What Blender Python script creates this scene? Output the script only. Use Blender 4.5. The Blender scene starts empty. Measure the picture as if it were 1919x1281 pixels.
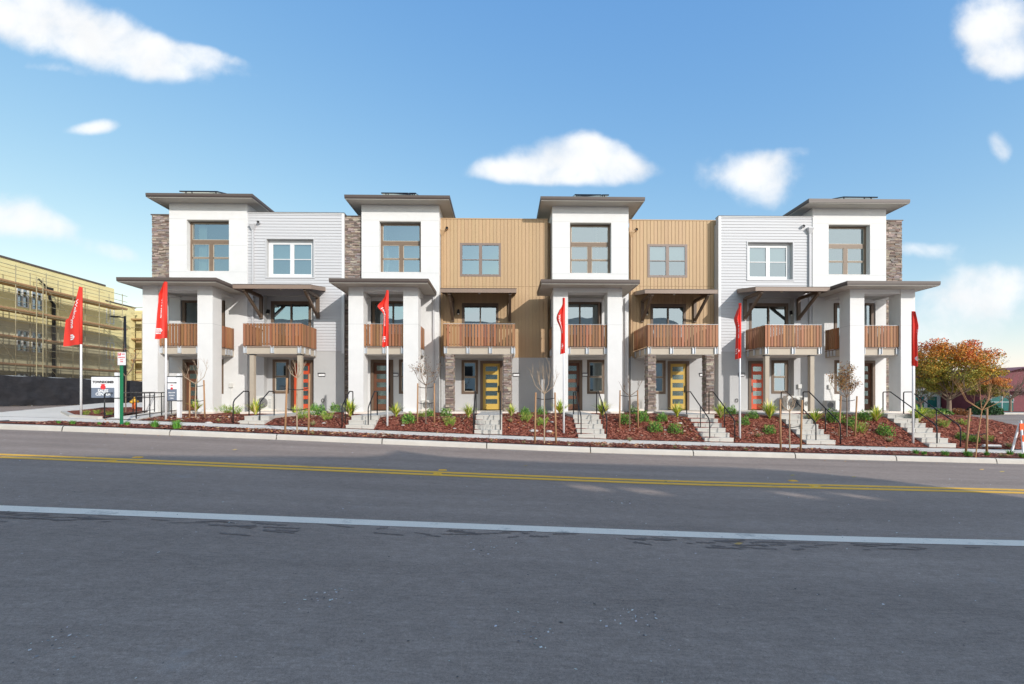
import bpy, math, random
from mathutils import Vector, Matrix, noise as mnoise
R = math.radians
random.seed(7)
scene = bpy.context.scene
COL = bpy.data.collections.new("townhouse_street"); scene.collection.children.link(COL)

# ------------------------------------------------------------------ survey helpers (photo pixels -> metres on a known plane)
TH = R(1.108); FPX = 853.0; CXP = 959.5; HYP = 745.0
CT, ST = math.cos(TH), math.sin(TH)
def PX(px, Y):
    u = (px - CXP) / FPX
    return Y * (u * CT + ST) / (CT - u * ST)
def PZ(px, py, Y):
    X = PX(px, Y); return (HYP - py) / FPX * (Y * CT + X * ST)
def P(px, py, Y): return (PX(px, Y), Y, PZ(px, py, Y))
def GP(px, py, z):
    zc = -z * FPX / (py - HYP); xc = (px - CXP) / FPX * zc
    return (xc * CT + zc * ST, -xc * ST + zc * CT)
def YX(px, X):
    u = (px - CXP) / FPX
    return X * (CT - u * ST) / (u * CT + ST)

# ------------------------------------------------------------------ terrain profile
GPTS = [(-200,1.0),(-60,1.0),(-35,1.0),(-25,.86),(-20,.76),(-14.4,.60),(-9.6,.42),(-5,.22),(0,0),(3.2,-.13),(7.6,-.26),(11.5,-.37),(15.9,-.49),(25,-.64),(40,-.66),(200,-.66)]
def GR(x):
    p = GPTS
    if x <= p[0][0]: return p[0][1]
    if x >= p[-1][0]: return p[-1][1]
    for i in range(len(p)-1):
        if p[i][0] <= x <= p[i+1][0]: break
    def sl(a):
        a = min(max(a, 0), len(p)-2)
        return (p[a+1][1]-p[a][1])/(p[a+1][0]-p[a][0])
    m0 = (sl(i-1)+sl(i))/2; m1 = (sl(i)+sl(i+1))/2
    h = p[i+1][0]-p[i][0]; t = (x-p[i][0])/h
    return (2*t**3-3*t*t+1)*p[i][1]+(t**3-2*t*t+t)*h*m0+(-2*t**3+3*t*t)*p[i+1][1]+(t**3-t*t)*h*m1
ZR, ZK = -1.5, -1.35                      # road and kerb-top level under the camera
PAD = -0.66
Y_GUT, Y_KF, Y_KB, Y_ST, Y_SW = 12.99, 13.28, 13.43, 14.76, 16.28
def nz(x, y, s, k=0): return mnoise.noise(Vector((x*s, y*s, k*7.3)))
def bed_z(x, y):
    zs = ZK + .02 + GR(x)
    pad = PAD - .09
    if x > 19.4:
        pad = pad + (-1.75 - pad) * min(1, (x-19.4)/3.4)
    pad = max(pad, zs) if x > 12 else pad
    run = max(.9, (pad - zs)/.165*.30 + .10); t = min(1, max(0, (y - Y_SW) / run)); t = t*t*(3-2*t)*.25 + t*.75
    return zs + (pad - zs)*t + .035*nz(x, y, .9) * min(1, t*4) + .012*nz(x, y, 4)
def strip_z(x, y): return ZK + GR(x) + .015 + .012*nz(x, y, 3)
def ground_z(x, y):
    if y < Y_GUT: return ZR + GR(x)
    if y < Y_ST: return strip_z(x, y)
    if y < Y_SW: return ZK + GR(x)
    return bed_z(x, y)
def HIT(px, py):
    """where the line of sight to this photo pixel meets the planting bed / strip"""
    for i in range(int(10.0*100)):
        Y = 13.0 + i*.01
        x, y, z = P(px, py, Y)
        if z <= ground_z(x, y): return (x, y, ground_z(x, y))
    return P(px, py, 21.0)

# ------------------------------------------------------------------ materials
MAT = {}
def nodes_of(name):
    m = bpy.data.materials.new(name); m.use_nodes = True
    nt = m.node_tree; nt.nodes.clear()
    out = nt.nodes.new('ShaderNodeOutputMaterial'); b = nt.nodes.new('ShaderNodeBsdfPrincipled')
    nt.links.new(b.outputs[0], out.inputs['Surface'])
    MAT[name] = m
    return m, nt, b, out
def N(nt, t, **kw):
    n = nt.nodes.new(t)
    for k, v in kw.items():
        if k in n.inputs: n.inputs[k].default_value = v
        else: setattr(n, k, v)
    return n
def rgba(c): return (c[0], c[1], c[2], 1)
def mat(name, col, rough=.7, var=.12, scale=3.0, bump=0.0, bscale=60, metal=0.0, vcol=False, spec=.4, dirt=0, coords='Object', stretch=None, sat=None):
    m, nt, b, out = nodes_of(name)
    tc = N(nt, 'ShaderNodeTexCoord'); src = tc.outputs[coords]
    if stretch:
        mp = N(nt, 'ShaderNodeMapping'); mp.inputs['Scale'].default_value = stretch
        nt.links.new(src, mp.inputs['Vector']); src = mp.outputs[0]
    n1 = N(nt, 'ShaderNodeTexNoise', Scale=scale, Detail=6.0, Roughness=.6); nt.links.new(src, n1.inputs['Vector'])
    ramp = N(nt, 'ShaderNodeMapRange'); nt.links.new(n1.outputs['Fac'], ramp.inputs['Value'])
    ramp.inputs['From Min'].default_value = .25; ramp.inputs['From Max'].default_value = .75
    ramp.inputs['To Min'].default_value = 1-var; ramp.inputs['To Max'].default_value = 1+var
    mul = N(nt, 'ShaderNodeVectorMath', operation='SCALE'); nt.links.new(ramp.outputs[0], mul.inputs['Scale'])
    if vcol:
        a = N(nt, 'ShaderNodeAttribute', attribute_name='Col'); nt.links.new(a.outputs['Color'], mul.inputs[0])
    else: mul.inputs[0].default_value = col
    last = mul.outputs[0]
    if dirt:
        n2 = N(nt, 'ShaderNodeTexNoise', Scale=.35, Detail=8.0, Roughness=.7); nt.links.new(tc.outputs[coords], n2.inputs['Vector'])
        r2 = N(nt, 'ShaderNodeMapRange'); nt.links.new(n2.outputs['Fac'], r2.inputs['Value'])
        r2.inputs['From Min'].default_value = .35; r2.inputs['From Max'].default_value = .7
        r2.inputs['To Min'].default_value = 1; r2.inputs['To Max'].default_value = 1-dirt
        m2 = N(nt, 'ShaderNodeVectorMath', operation='SCALE'); nt.links.new(last, m2.inputs[0]); nt.links.new(r2.outputs[0], m2.inputs['Scale'])
        last = m2.outputs[0]
    nt.links.new(last, b.inputs['Base Color'])
    b.inputs['Roughness'].default_value = rough; b.inputs['Metallic'].default_value = metal
    b.inputs['Specular IOR Level'].default_value = spec
    if bump:
        n3 = N(nt, 'ShaderNodeTexNoise', Scale=bscale, Detail=5.0, Roughness=.65); nt.links.new(src, n3.inputs['Vector'])
        bp = N(nt, 'ShaderNodeBump', Strength=bump, Distance=.02); nt.links.new(n3.outputs['Fac'], bp.inputs['Height'])
        nt.links.new(bp.outputs[0], b.inputs['Normal'])
    return m
mat('stucco_white', (.765,.755,.735), .85, .045, 1.5, .6, 45, dirt=.05)
mat('stucco_grey', (.50,.495,.485), .85, .03, 1.5, .35, 90, dirt=.05)
mat('siding_grey', (.565,.56,.565), .6, .03, 5, .1, 60, stretch=(.3,1,4))
mat('board_tan', (.60,.385,.175), .6, .05, 5, .12, 60, vcol=True, stretch=(4,1,.3))
mat('trim_white', (.76,.76,.75), .5, .02, 3)
mat('trim_tan', (.47,.31,.17), .55, .03, 3)
mat('trim_brown', (.155,.105,.072), .5, .10, 6, .05)
mat('frame_brown', (.20,.14,.095), .5, .10, 6, .05)
mat('fascia_brown', (.105,.080,.068), .5, .06, 3)
mat('fascia_taupe', (.27,.195,.15), .5, .06, 3)
mat('trim_taupe', (.235,.175,.145), .5, .06, 3)
mat('blind_cloth', (.50,.52,.50), .9, .04, 3)
mat('gutter_dark', (.06,.04,.032), .45, .05, 3)
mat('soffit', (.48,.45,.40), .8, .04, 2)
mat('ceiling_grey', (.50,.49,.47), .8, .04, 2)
mat('roofing', (.10,.09,.085), .9, .2, 6, .3, 40)
mat('solar', (.012,.014,.025), .15, .1, 6)
mat('post_beige', (.45,.385,.30), .6, .06, 4)
mat('deck_beige', (.50,.43,.34), .65, .05, 4)
mat('slat', (.40,.17,.075), .55, .10, 6, .15, 50, vcol=True, stretch=(5,5,.6))
mat('galvanised', (.62,.64,.66), .35, .12, 12, metal=.35)
mat('metal_black', (.02,.02,.022), .4, .1, 6, metal=.3)
mat('stone', (.3,.25,.2), .85, .28, 22, .6, 70, vcol=True)
mat('door_brown', (.14,.060,.034), .45, .10, 8, stretch=(5,5,.6))
mat('door_red', (.60,.085,.030), .42, .04, 3)
mat('door_yellow', (.60,.40,.09), .42, .04, 3)
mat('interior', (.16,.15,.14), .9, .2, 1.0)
mat('curtain', (.62,.66,.58), .9, .05, 3)
mat('steps_concrete', (.56,.53,.48), .85, .07, 2.2, .25, 80, dirt=.16)
mat('concrete', (.84,.76,.66), .85, .06, 2.2, .25, 80, dirt=.14)
mat('concrete_kerb', (.60,.555,.49), .85, .08, 2.6, .25, 80, dirt=.12)
mat('leaf', (.1,.2,.04), .6, .22, 9, vcol=True)
mat('bark', (.22,.155,.11), .9, .25, 20, .5, 40, stretch=(1,1,.3))
mat('bark_pale', (.42,.31,.21), .85, .2, 20, .3, 40, stretch=(1,1,.3))
mat('stake_wood', (.42,.235,.12), .8, .18, 18, .3, 40, stretch=(1,1,.2))
mat('rubber', (.025,.025,.025), .6, .1, 5)
mat('pole_white', (.82,.82,.82), .35, .02, 5)
mat('flag_red', (.80,.045,.028), .6, .06, 4)
mat('ink_white', (.85,.85,.85), .6, .02, 5)
mat('ink_black', (.03,.028,.028), .6, .02, 5)
mat('ink_red', (.72,.04,.045), .6, .02, 5)
mat('sign_white', (.82,.81,.82), .45, .02, 5)
mat('sign_slate', (.17,.20,.26), .45, .04, 5)
mat('green_paint', (.02,.22,.10), .45, .1, 8)
mat('sheathing', (.84,.72,.36), .8, .07, 1.2, .1, 30, dirt=.12)
mat('sheathing_pale', (.78,.71,.46), .8, .08, 1.2, dirt=.15)
mat('plank', (.42,.27,.13), .85, .3, 8)
mat('scaffold_tube', (.42,.36,.22), .5, .2, 8, metal=.3)
mat('fence_cloth', (.032,.030,.033), .9, .35, 1.6, .9, 3.0, stretch=(1,1,2.2))
mat('hydrant_yellow', (.75,.42,.04), .5, .1, 8)
mat('hydrant_orange', (.75,.16,.04), .5, .1, 8)
mat('barricade_orange', (.85,.12,.02), .5, .05, 8)
mat('ac_white', (.66,.65,.61), .5, .04, 8)
mat('ac_dark', (.10,.10,.10), .5, .2, 8)
mat('rock', (.55,.50,.46), .9, .2, 8, .4, 30)
mat('maroon', (.16,.035,.045), .6, .12, 2)
mat('maroon_roof', (.24,.085,.085), .55, .12, 1.2)
mat('teal_glass', (.02,.12,.11), .12, .3, .8)
mat('office_white', (.45,.48,.50), .7, .1, 1)
mat('lamp_black', (.02,.018,.018), .4, .1, 5)
mat('lamp_glass', (.8,.76,.66), .4, .02, 5)
mat('leaf_litter', (.5,.25,.1), .8, .2, 9, vcol=True)
mat('mulch_chip', (.2,.06,.04), .9, .25, 15, vcol=True)
mat('far_wall', (.45,.43,.40), .8, .1, 1)
mat('log_white', (.7,.66,.62), .8, .1, 6)

def glass_mat(name, trans, refl, tint=(1,1,1), rough=.0):
    m = bpy.data.materials.new(name); m.use_nodes = True; nt = m.node_tree; nt.nodes.clear(); MAT[name] = m
    out = N(nt, 'ShaderNodeOutputMaterial'); tr = N(nt, 'ShaderNodeBsdfTransparent'); gl = N(nt, 'ShaderNodeBsdfGlossy')
    tr.inputs['Color'].default_value = rgba(trans); gl.inputs['Color'].default_value = rgba(tint); gl.inputs['Roughness'].default_value = rough
    mx = N(nt, 'ShaderNodeMixShader')
    fr = N(nt, 'ShaderNodeFresnel', IOR=1.5)
    mr = N(nt, 'ShaderNodeMapRange'); mr.inputs['From Min'].default_value = .04; mr.inputs['To Min'].default_value = refl; mr.inputs['To Max'].default_value = 1
    nt.links.new(fr.outputs[0], mr.inputs['Value']); nt.links.new(mr.outputs[0], mx.inputs['Fac'])
    tc = N(nt, 'ShaderNodeTexCoord'); n = N(nt, 'ShaderNodeTexNoise', Scale=.9, Detail=1.0); nt.links.new(tc.outputs['Object'], n.inputs['Vector'])
    bp = N(nt, 'ShaderNodeBump', Strength=.06, Distance=.05); nt.links.new(n.outputs['Fac'], bp.inputs['Height']); nt.links.new(bp.outputs[0], gl.inputs['Normal'])
    nt.links.new(tr.outputs[0], mx.inputs[1]); nt.links.new(gl.outputs[0], mx.inputs[2]); nt.links.new(mx.outputs[0], out.inputs['Surface'])
glass_mat('glass', (.45,.55,.55), .34, (.80,.95,1.0))
glass_mat('door_glass', (.35,.55,.5), .32, (.8,1,.95), .25)

def asphalt():
    m, nt, b, out = nodes_of('asphalt')
    tc = N(nt, 'ShaderNodeTexCoord'); o = tc.outputs['Object']
    def noi(s, d=6.0, r=.6, vec=o):
        n = N(nt, 'ShaderNodeTexNoise', Scale=s, Detail=d, Roughness=r); nt.links.new(vec, n.inputs['Vector']); return n
    def mr(src, a, b_, c, d):
        n = N(nt, 'ShaderNodeMapRange'); nt.links.new(src, n.inputs['Value'])
        for k, v in zip(('From Min','From Max','To Min','To Max'), (a,b_,c,d)): n.inputs[k].default_value = v
        return n.outputs[0]
    def mul(a, b_):
        n = N(nt, 'ShaderNodeMath', operation='MULTIPLY'); nt.links.new(a, n.inputs[0]); nt.links.new(b_, n.inputs[1]); return n.outputs[0]
    mp = N(nt, 'ShaderNodeMapping'); mp.inputs['Scale'].default_value = (.12, 1.4, 1); nt.links.new(o, mp.inputs['Vector'])
    f1 = mr(noi(.35).outputs['Fac'], .3, .7, .93, 1.08)
    f2 = mr(noi(1.0, 6, .6, mp.outputs[0]).outputs['Fac'], .3, .7, .85, 1.14)      # lane-wise wear streaks
    f3 = mr(noi(170, 3, .8).outputs['Fac'], .3, .7, .62, 1.42)                     # aggregate grain
    f4 = mr(noi(48, 2, .6).outputs['Fac'], .3, .7, .86, 1.14)
    v = N(nt, 'ShaderNodeTexVoronoi', Scale=.9); nt.links.new(o, v.inputs['Vector'])
    sp = mr(noi(1.3, 9, .8).outputs['Fac'], .60, .74, 0, .45)                       # pale chalky scuffs
    mp2 = N(nt, 'ShaderNodeMapping'); mp2.inputs['Scale'].default_value = (9, 42, 1); nt.links.new(o, mp2.inputs['Vector'])
    f5 = mr(noi(1.0, 4, .7, mp2.outputs[0]).outputs['Fac'], .3, .7, .84, 1.16)     # raked texture along the lane
    f6 = mr(noi(7.0, 4, .6).outputs['Fac'], .3, .7, .93, 1.07)
    tot = mul(mul(mul(f1, f2), mul(f3, f4)), mul(f5, f6))
    sc = N(nt, 'ShaderNodeVectorMath', operation='SCALE'); sc.inputs[0].default_value = (.322, .250, .208); nt.links.new(tot, sc.inputs['Scale'])
    mx = N(nt, 'ShaderNodeMix', data_type='RGBA'); nt.links.new(sp, mx.inputs['Factor']); nt.links.new(sc.outputs[0], mx.inputs['A']); mx.inputs['B'].default_value = (.42,.40,.39,1)
    nt.links.new(mx.outputs['Result'], b.inputs['Base Color']); b.inputs['Roughness'].default_value = .88; b.inputs['Specular IOR Level'].default_value = .3
    bp = N(nt, 'ShaderNodeBump', Strength=.5, Distance=.008); nt.links.new(noi(120, 3, .8).outputs['Fac'], bp.inputs['Height']); nt.links.new(bp.outputs[0], b.inputs['Normal'])
asphalt()
def paint(name, col):
    m, nt, b, out = nodes_of(name)
    tc = N(nt, 'ShaderNodeTexCoord')
    n = N(nt, 'ShaderNodeTexNoise', Scale=90.0, Detail=4.0, Roughness=.8); nt.links.new(tc.outputs['Object'], n.inputs['Vector'])
    r = N(nt, 'ShaderNodeMapRange'); nt.links.new(n.outputs['Fac'], r.inputs['Value'])
    for k, v in zip(('From Min','From Max','To Min','To Max'), (.3,.7,.8,1.1)): r.inputs[k].default_value = v
    n2 = N(nt, 'ShaderNodeTexNoise', Scale=2.0, Detail=8.0, Roughness=.8); nt.links.new(tc.outputs['Object'], n2.inputs['Vector'])
    r2 = N(nt, 'ShaderNodeMapRange'); nt.links.new(n2.outputs['Fac'], r2.inputs['Value'])
    for k, v in zip(('From Min','From Max','To Min','To Max'), (.55,.72,0,.65)): r2.inputs[k].default_value = v
    s = N(nt, 'ShaderNodeVectorMath', operation='SCALE'); s.inputs[0].default_value = col; nt.links.new(r.outputs[0], s.inputs['Scale'])
    mx = N(nt, 'ShaderNodeMix', data_type='RGBA'); nt.links.new(r2.outputs[0], mx.inputs['Factor']); nt.links.new(s.outputs[0], mx.inputs['A']); mx.inputs['B'].default_value = (.13,.12,.12,1)
    nt.links.new(mx.outputs['Result'], b.inputs['Base Color']); b.inputs['Roughness'].default_value = .75
paint('paint_white', (.95,.84,.71)); paint('paint_yellow', (.98,.53,.05)); mat('tar_smear', (.195,.155,.135), .85, .2, 14, .3, 90); mat('tar', (.10,.09,.09), .8, .1, 20, .3, 90)
def mulch():
    m, nt, b, out = nodes_of('mulch')
    tc = N(nt, 'ShaderNodeTexCoord')
    v = N(nt, 'ShaderNodeTexVoronoi', Scale=26.0); v.feature = 'F1'
    w = N(nt, 'ShaderNodeTexNoise', Scale=9.0, Detail=3.0); nt.links.new(tc.outputs['Object'], w.inputs['Vector'])
    ad = N(nt, 'ShaderNodeMix', data_type='VECTOR'); ad.inputs['Factor'].default_value = .12; nt.links.new(tc.outputs['Object'], ad.inputs['A']); nt.links.new(w.outputs['Color'], ad.inputs['B'])
    nt.links.new(ad.outputs['Result'], v.inputs['Vector'])
    b.inputs['Specular IOR Level'].default_value = .1; cr = N(nt, 'ShaderNodeValToRGB'); e = cr.color_ramp.elements
    e[0].position = 0; e[0].color = (.065,.012,.009,1); e[1].position = 1; e[1].color = (.46,.18,.12,1)
    k = cr.color_ramp.elements.new(.5); k.color = (.215,.060,.038,1)
    sp = N(nt, 'ShaderNodeSeparateColor'); nt.links.new(v.outputs['Color'], sp.inputs[0]); nt.links.new(sp.outputs[0], cr.inputs['Fac'])
    nt.links.new(cr.outputs[0], b.inputs['Base Color']); b.inputs['Roughness'].default_value = .9
    bp = N(nt, 'ShaderNodeBump', Strength=1.0, Distance=.03); nt.links.new(v.outputs['Distance'], bp.inputs['Height']); nt.links.new(bp.outputs[0], b.inputs['Normal'])
mulch()
def netting():
    m = bpy.data.materials.new('netting'); m.use_nodes = True; nt = m.node_tree; nt.nodes.clear(); MAT['netting'] = m
    out = N(nt, 'ShaderNodeOutputMaterial'); tr = N(nt, 'ShaderNodeBsdfTransparent'); df = N(nt, 'ShaderNodeBsdfDiffuse'); mx = N(nt, 'ShaderNodeMixShader')
    df.inputs['Color'].default_value = (.10,.088,.075,1)
    tc = N(nt, 'ShaderNodeTexCoord'); n = N(nt, 'ShaderNodeTexNoise', Scale=.9, Detail=4.0); nt.links.new(tc.outputs['Object'], n.inputs['Vector'])
    r = N(nt, 'ShaderNodeMapRange'); nt.links.new(n.outputs['Fac'], r.inputs['Value'])
    for k, v in zip(('From Min','From Max','To Min','To Max'), (.3,.7,.20,.45)): r.inputs[k].default_value = v
    nt.links.new(r.outputs[0], mx.inputs['Fac']); nt.links.new(tr.outputs[0], mx.inputs[1]); nt.links.new(df.outputs[0], mx.inputs[2]); nt.links.new(mx.outputs[0], out.inputs['Surface'])
netting()

# ------------------------------------------------------------------ mesh builder
ORIG = {}
class MB:
    def __init__(s): s.v=[]; s.f=[]; s.m=[]; s.c=[]; s.mats=[]; s.cm=0; s.cc=None; s.smooth=False
    def use(s, mname, col=None):
        if mname not in s.mats: s.mats.append(mname)
        s.cm = s.mats.index(mname); s.cc = col; return s
    def face(s, idx): s.f.append(idx); s.m.append(s.cm); s.c.append(s.cc or (1,1,1))
    def poly(s, pts):
        n = len(s.v); s.v += [tuple(p) for p in pts]; s.face(tuple(range(n, n+len(pts))))
    def box(s, x0,x1,y0,y1,z0,z1):
        if x0>x1: x0,x1=x1,x0
        if y0>y1: y0,y1=y1,y0
        if z0>z1: z0,z1=z1,z0
        n = len(s.v)
        s.v += [(x0,y0,z0),(x1,y0,z0),(x1,y1,z0),(x0,y1,z0),(x0,y0,z1),(x1,y0,z1),(x1,y1,z1),(x0,y1,z1)]
        for q in ((0,3,2,1),(4,5,6,7),(0,1,5,4),(1,2,6,5),(2,3,7,6),(3,0,4,7)): s.face(tuple(n+i for i in q))
        return s
    def obox(s, c, ax, ay, az):
        c = Vector(c); ax=Vector(ax); ay=Vector(ay); az=Vector(az); n=len(s.v)
        for sx,sy,sz in ((-1,-1,-1),(1,-1,-1),(1,1,-1),(-1,1,-1),(-1,-1,1),(1,-1,1),(1,1,1),(-1,1,1)): s.v.append(tuple(c+ax*sx+ay*sy+az*sz))
        for q in ((0,3,2,1),(4,5,6,7),(0,1,5,4),(1,2,6,5),(2,3,7,6),(3,0,4,7)): s.face(tuple(n+i for i in q))
        return s
    def beam(s, p0, p1, w, h, up=(0,0,1)):
        p0=Vector(p0); p1=Vector(p1); d=(p1-p0); L=d.length; d.normalize(); up=Vector(up)
        side=d.cross(up)
        if side.length<1e-4: side=d.cross(Vector((1,0,0)))
        side.normalize(); u=side.cross(d).normalized()
        return s.obox((p0+p1)/2, d*L/2, side*w/2, u*h/2)
    def tube(s, pts, r, n=8, cap=True):
        pts=[Vector(p) for p in pts]; rs = r if isinstance(r,(list,tuple)) else [r]*len(pts)
        base=len(s.v); prev=None
        for i,p in enumerate(pts):
            a = pts[max(i-1,0)]; b=pts[min(i+1,len(pts)-1)]; d=(b-a).normalized()
            ref = Vector((0,0,1)) if abs(d.z)<.9 else Vector((1,0,0))
            if prev is not None: ref=prev
            u=(ref-d*ref.dot(d)); 
            if u.length<1e-5: u=d.orthogonal()
            u.normalize(); w=d.cross(u); prev=u
            for k in range(n):
                t=2*math.pi*k/n; s.v.append(tuple(p+(u*math.cos(t)+w*math.sin(t))*rs[i]))
        for i in range(len(pts)-1):
            for k in range(n):
                a=base+i*n+k; b=base+i*n+(k+1)%n; s.face((a,b,b+n,a+n))
        if cap:
            s.face(tuple(base+k for k in range(n))[::-1]); e=base+(len(pts)-1)*n; s.face(tuple(e+k for k in range(n)))
        return s
    def grid(s, xs, ys, zf, test=None):
        n=len(s.v); W=len(ys)
        for x in xs:
            for y in ys: s.v.append((x,y,zf(x,y)))
        for i in range(len(xs)-1):
            for j in range(W-1):
                if test and not test((xs[i]+xs[i+1])/2,(ys[j]+ys[j+1])/2): continue
                a=n+i*W+j; s.face((a,a+W,a+W+1,a+1))
        return s
    def wall(s, x0,x1,z0,z1,Y, ops=(), d=0.0):
        """vertical sheet facing -Y with rectangular openings and reveals running back by d"""
        xs=sorted({x0,x1}|{min(max(o[i],x0),x1) for o in ops for i in (0,1)}); zs=sorted({z0,z1}|{min(max(o[i],z0),z1) for o in ops for i in (2,3)})
        for i in range(len(xs)-1):
            for j in range(len(zs)-1):
                cx=(xs[i]+xs[i+1])/2; cz=(zs[j]+zs[j+1])/2
                if any(o[0]<cx<o[1] and o[2]<cz<o[3] for o in ops): continue
                s.poly([(xs[i],Y,zs[j]),(xs[i+1],Y,zs[j]),(xs[i+1],Y,zs[j+1]),(xs[i],Y,zs[j+1])])
        if d:
            for a,b,c,e in ops:
                a=max(a,x0); b=min(b,x1); c=max(c,z0); e=min(e,z1)
                s.poly([(a,Y,c),(a,Y+d,c),(a,Y+d,e),(a,Y,e)][::-1]); s.poly([(b,Y,c),(b,Y+d,c),(b,Y+d,e),(b,Y,e)])
                s.poly([(a,Y,c),(b,Y,c),(b,Y+d,c),(a,Y+d,c)]); s.poly([(a,Y,e),(a,Y+d,e),(b,Y+d,e),(b,Y,e)])
        return s
    def build(s, name, parent=None, smooth=None):
        o = ORIG.get(parent.name, Vector((0,0,0))) if parent else getattr(s,'origin',Vector((0,0,0)))
        me = bpy.data.meshes.new(name)
        me.from_pydata([(a-o.x,b-o.y,c-o.z) for a,b,c in s.v], [], s.f)
        for m in s.mats: me.materials.append(MAT[m])
        me.polygons.foreach_set('material_index', s.m)
        if smooth if smooth is not None else s.smooth: me.polygons.foreach_set('use_smooth', [True]*len(s.f))
        if any(c != (1,1,1) for c in s.c):
            ca = me.color_attributes.new('Col','FLOAT_COLOR','CORNER'); data=[]
            for f,c in zip(s.f,s.c): data += [c[0],c[1],c[2],1.0]*len(f)
            ca.data.foreach_set('color', data)
        me.update()
        ob = bpy.data.objects.new(name, me); COL.objects.link(ob)
        if parent: ob.parent = parent
        else: ob.location = o
        ORIG[ob.name] = o.copy()
        return ob
def tag(o, label=None, cat=None, group=None, kind=None):
    if label: o['label']=label
    if cat: o['category']=cat
    if group: o['group']=group
    if kind: o['kind']=kind
    return o
def thing(name, loc, label, cat, group=None):
    o = bpy.data.objects.new(name, None); COL.objects.link(o); o.location = loc; o.empty_display_size=.3
    ORIG[o.name]=Vector(loc); return tag(o,label,cat,group)
def struct(mb, name, smooth=None): return tag(mb.build(name, None, smooth), kind='structure')
def copy_tree(o, parent=None):
    c=o.copy(); COL.objects.link(c); c.parent=parent
    for ch in list(o.children): copy_tree(ch, c)
    return c
def frange(a,b,n): return [a+(b-a)*i/n for i in range(n+1)]
def vary(c, a, rnd=random):
    k=1+rnd.uniform(-a,a); return tuple(max(0,x*k*(1+rnd.uniform(-a,a)*.35)) for x in c)
def text_polys(txt, size=1.0, align='CENTER', bold=0.0):
    cu=bpy.data.curves.new('t','FONT'); cu.body=txt; cu.size=size; cu.align_x=align; cu.align_y='CENTER'; cu.offset=bold; cu.resolution_u=3
    ob=bpy.data.objects.new('t',cu); scene.collection.objects.link(ob)
    me=bpy.data.meshes.new_from_object(ob.evaluated_get(bpy.context.evaluated_depsgraph_get()))
    vs=[tuple(v.co) for v in me.vertices]; fs=[tuple(p.vertices) for p in me.polygons]
    bpy.data.objects.remove(ob); bpy.data.curves.remove(cu); bpy.data.meshes.remove(me)
    return vs,fs
def put_text(mb, txt, size, fn, bold=0.0, sx=1.0):
    vs,fs=text_polys(txt,size,bold=bold); n=len(mb.v)
    mb.v += [tuple(fn(v[0]*sx,v[1])) for v in vs]
    for f in fs: mb.face(tuple(n+i for i in f))

# ------------------------------------------------------------------ setting: road, kerb, pavement, beds
xs_w = [-400,-200,-120,-80,-60,-50,-42]+frange(-38,40,78)+[50,65,90,130,220,400]
m=MB().use('asphalt'); m.grid(xs_w, [-300,-100,-40,-20,-12,-6,-2,2,5,8,11,14,20,30,45,70,120,300,900], lambda x,y: ZR+GR(x)); struct(m,'road',True)
def line(name, y0, y1, mt, x0=-60, x1=60, dz=.004):
    m=MB().use(mt); m.grid(frange(x0,x1,160),[y0,y1], lambda x,y: ZR+GR(x)+dz); return struct(m,name,True)
line('road_lane_line', 5.14, 5.365, 'paint_white')
m=MB().use('paint_yellow')
for a in (8.55,8.85): m.grid(frange(-60,60,160),[a-.095,a+.095], lambda x,y: ZR+GR(x)+.004)
struct(m,'road_centre_line',True)
# far street on the right, its lane lines and kerbs
m=MB().use('paint_white')
for ya,yb in ((36.5,36.7),(47,47.2)): m.grid(frange(24,90,10),[ya,yb], lambda x,y: ZR+GR(x)+.004)
struct(m,'side_street_line')
def sweep(mb, prof, x0, x1, n):
    xs=frange(x0,x1,n); b=len(mb.v); k=len(prof)
    for x in xs:
        for y,z in prof: mb.v.append((x,y,z+GR(x)))
    for i in range(n):
        for j in range(k-1):
            a=b+i*k+j; mb.face((a,a+1,a+k+1,a+k) if False else (a,a+k,a+k+1,a+1))
m=MB().use('concrete_kerb')
segs=frange(-40,36,25)
for i in range(len(segs)-1):
    a,b=segs[i]+.014,segs[i+1]-.014
    sweep(m,[(Y_GUT,ZR+.006),(Y_KF,ZR-.012),(Y_KF+.02,ZR+.10),(Y_KF+.045,ZK-.008),(Y_KF+.07,ZK),(Y_KB,ZK),(Y_KB,ZK-.3)],a,b,4)
struct(m,'kerb')
# dark joint bed below the kerb sections
m=MB().use('tar'); m.grid(frange(-40,36,50),[Y_GUT+.01,Y_KF],lambda x,y:ZR+GR(x)-.016+(.0)); 
m.grid(frange(-40,36,50),[Y_KF+.075,Y_KB-.005],lambda x,y:ZK+GR(x)-.012); struct(m,'kerb_joint')
m=MB().use('concrete')
for i,(a,b) in enumerate(zip(frange(-40,36,50)[:-1],frange(-40,36,50)[1:])):
    if b<-14.9: ya=Y_KB
    else: ya=Y_ST
    if a>20.8: ya=Y_KB if a>24 else Y_ST
    zt=random.uniform(-.0015,.0015)
    m.grid(frange(a+.006,b-.006,3),[ya,Y_SW],lambda x,y:ZK+GR(x)+zt)
    sweep(m,[(ya+.001,ZK-.25),(ya,ZK-.001+zt)],a+.006,b-.006,3)
struct(m,'pavement')
m=MB().use('tar'); m.grid(frange(-40,36,50),[Y_KB+.02,Y_SW],lambda x,y:ZK+GR(x)-.02); struct(m,'pavement_base')
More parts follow.
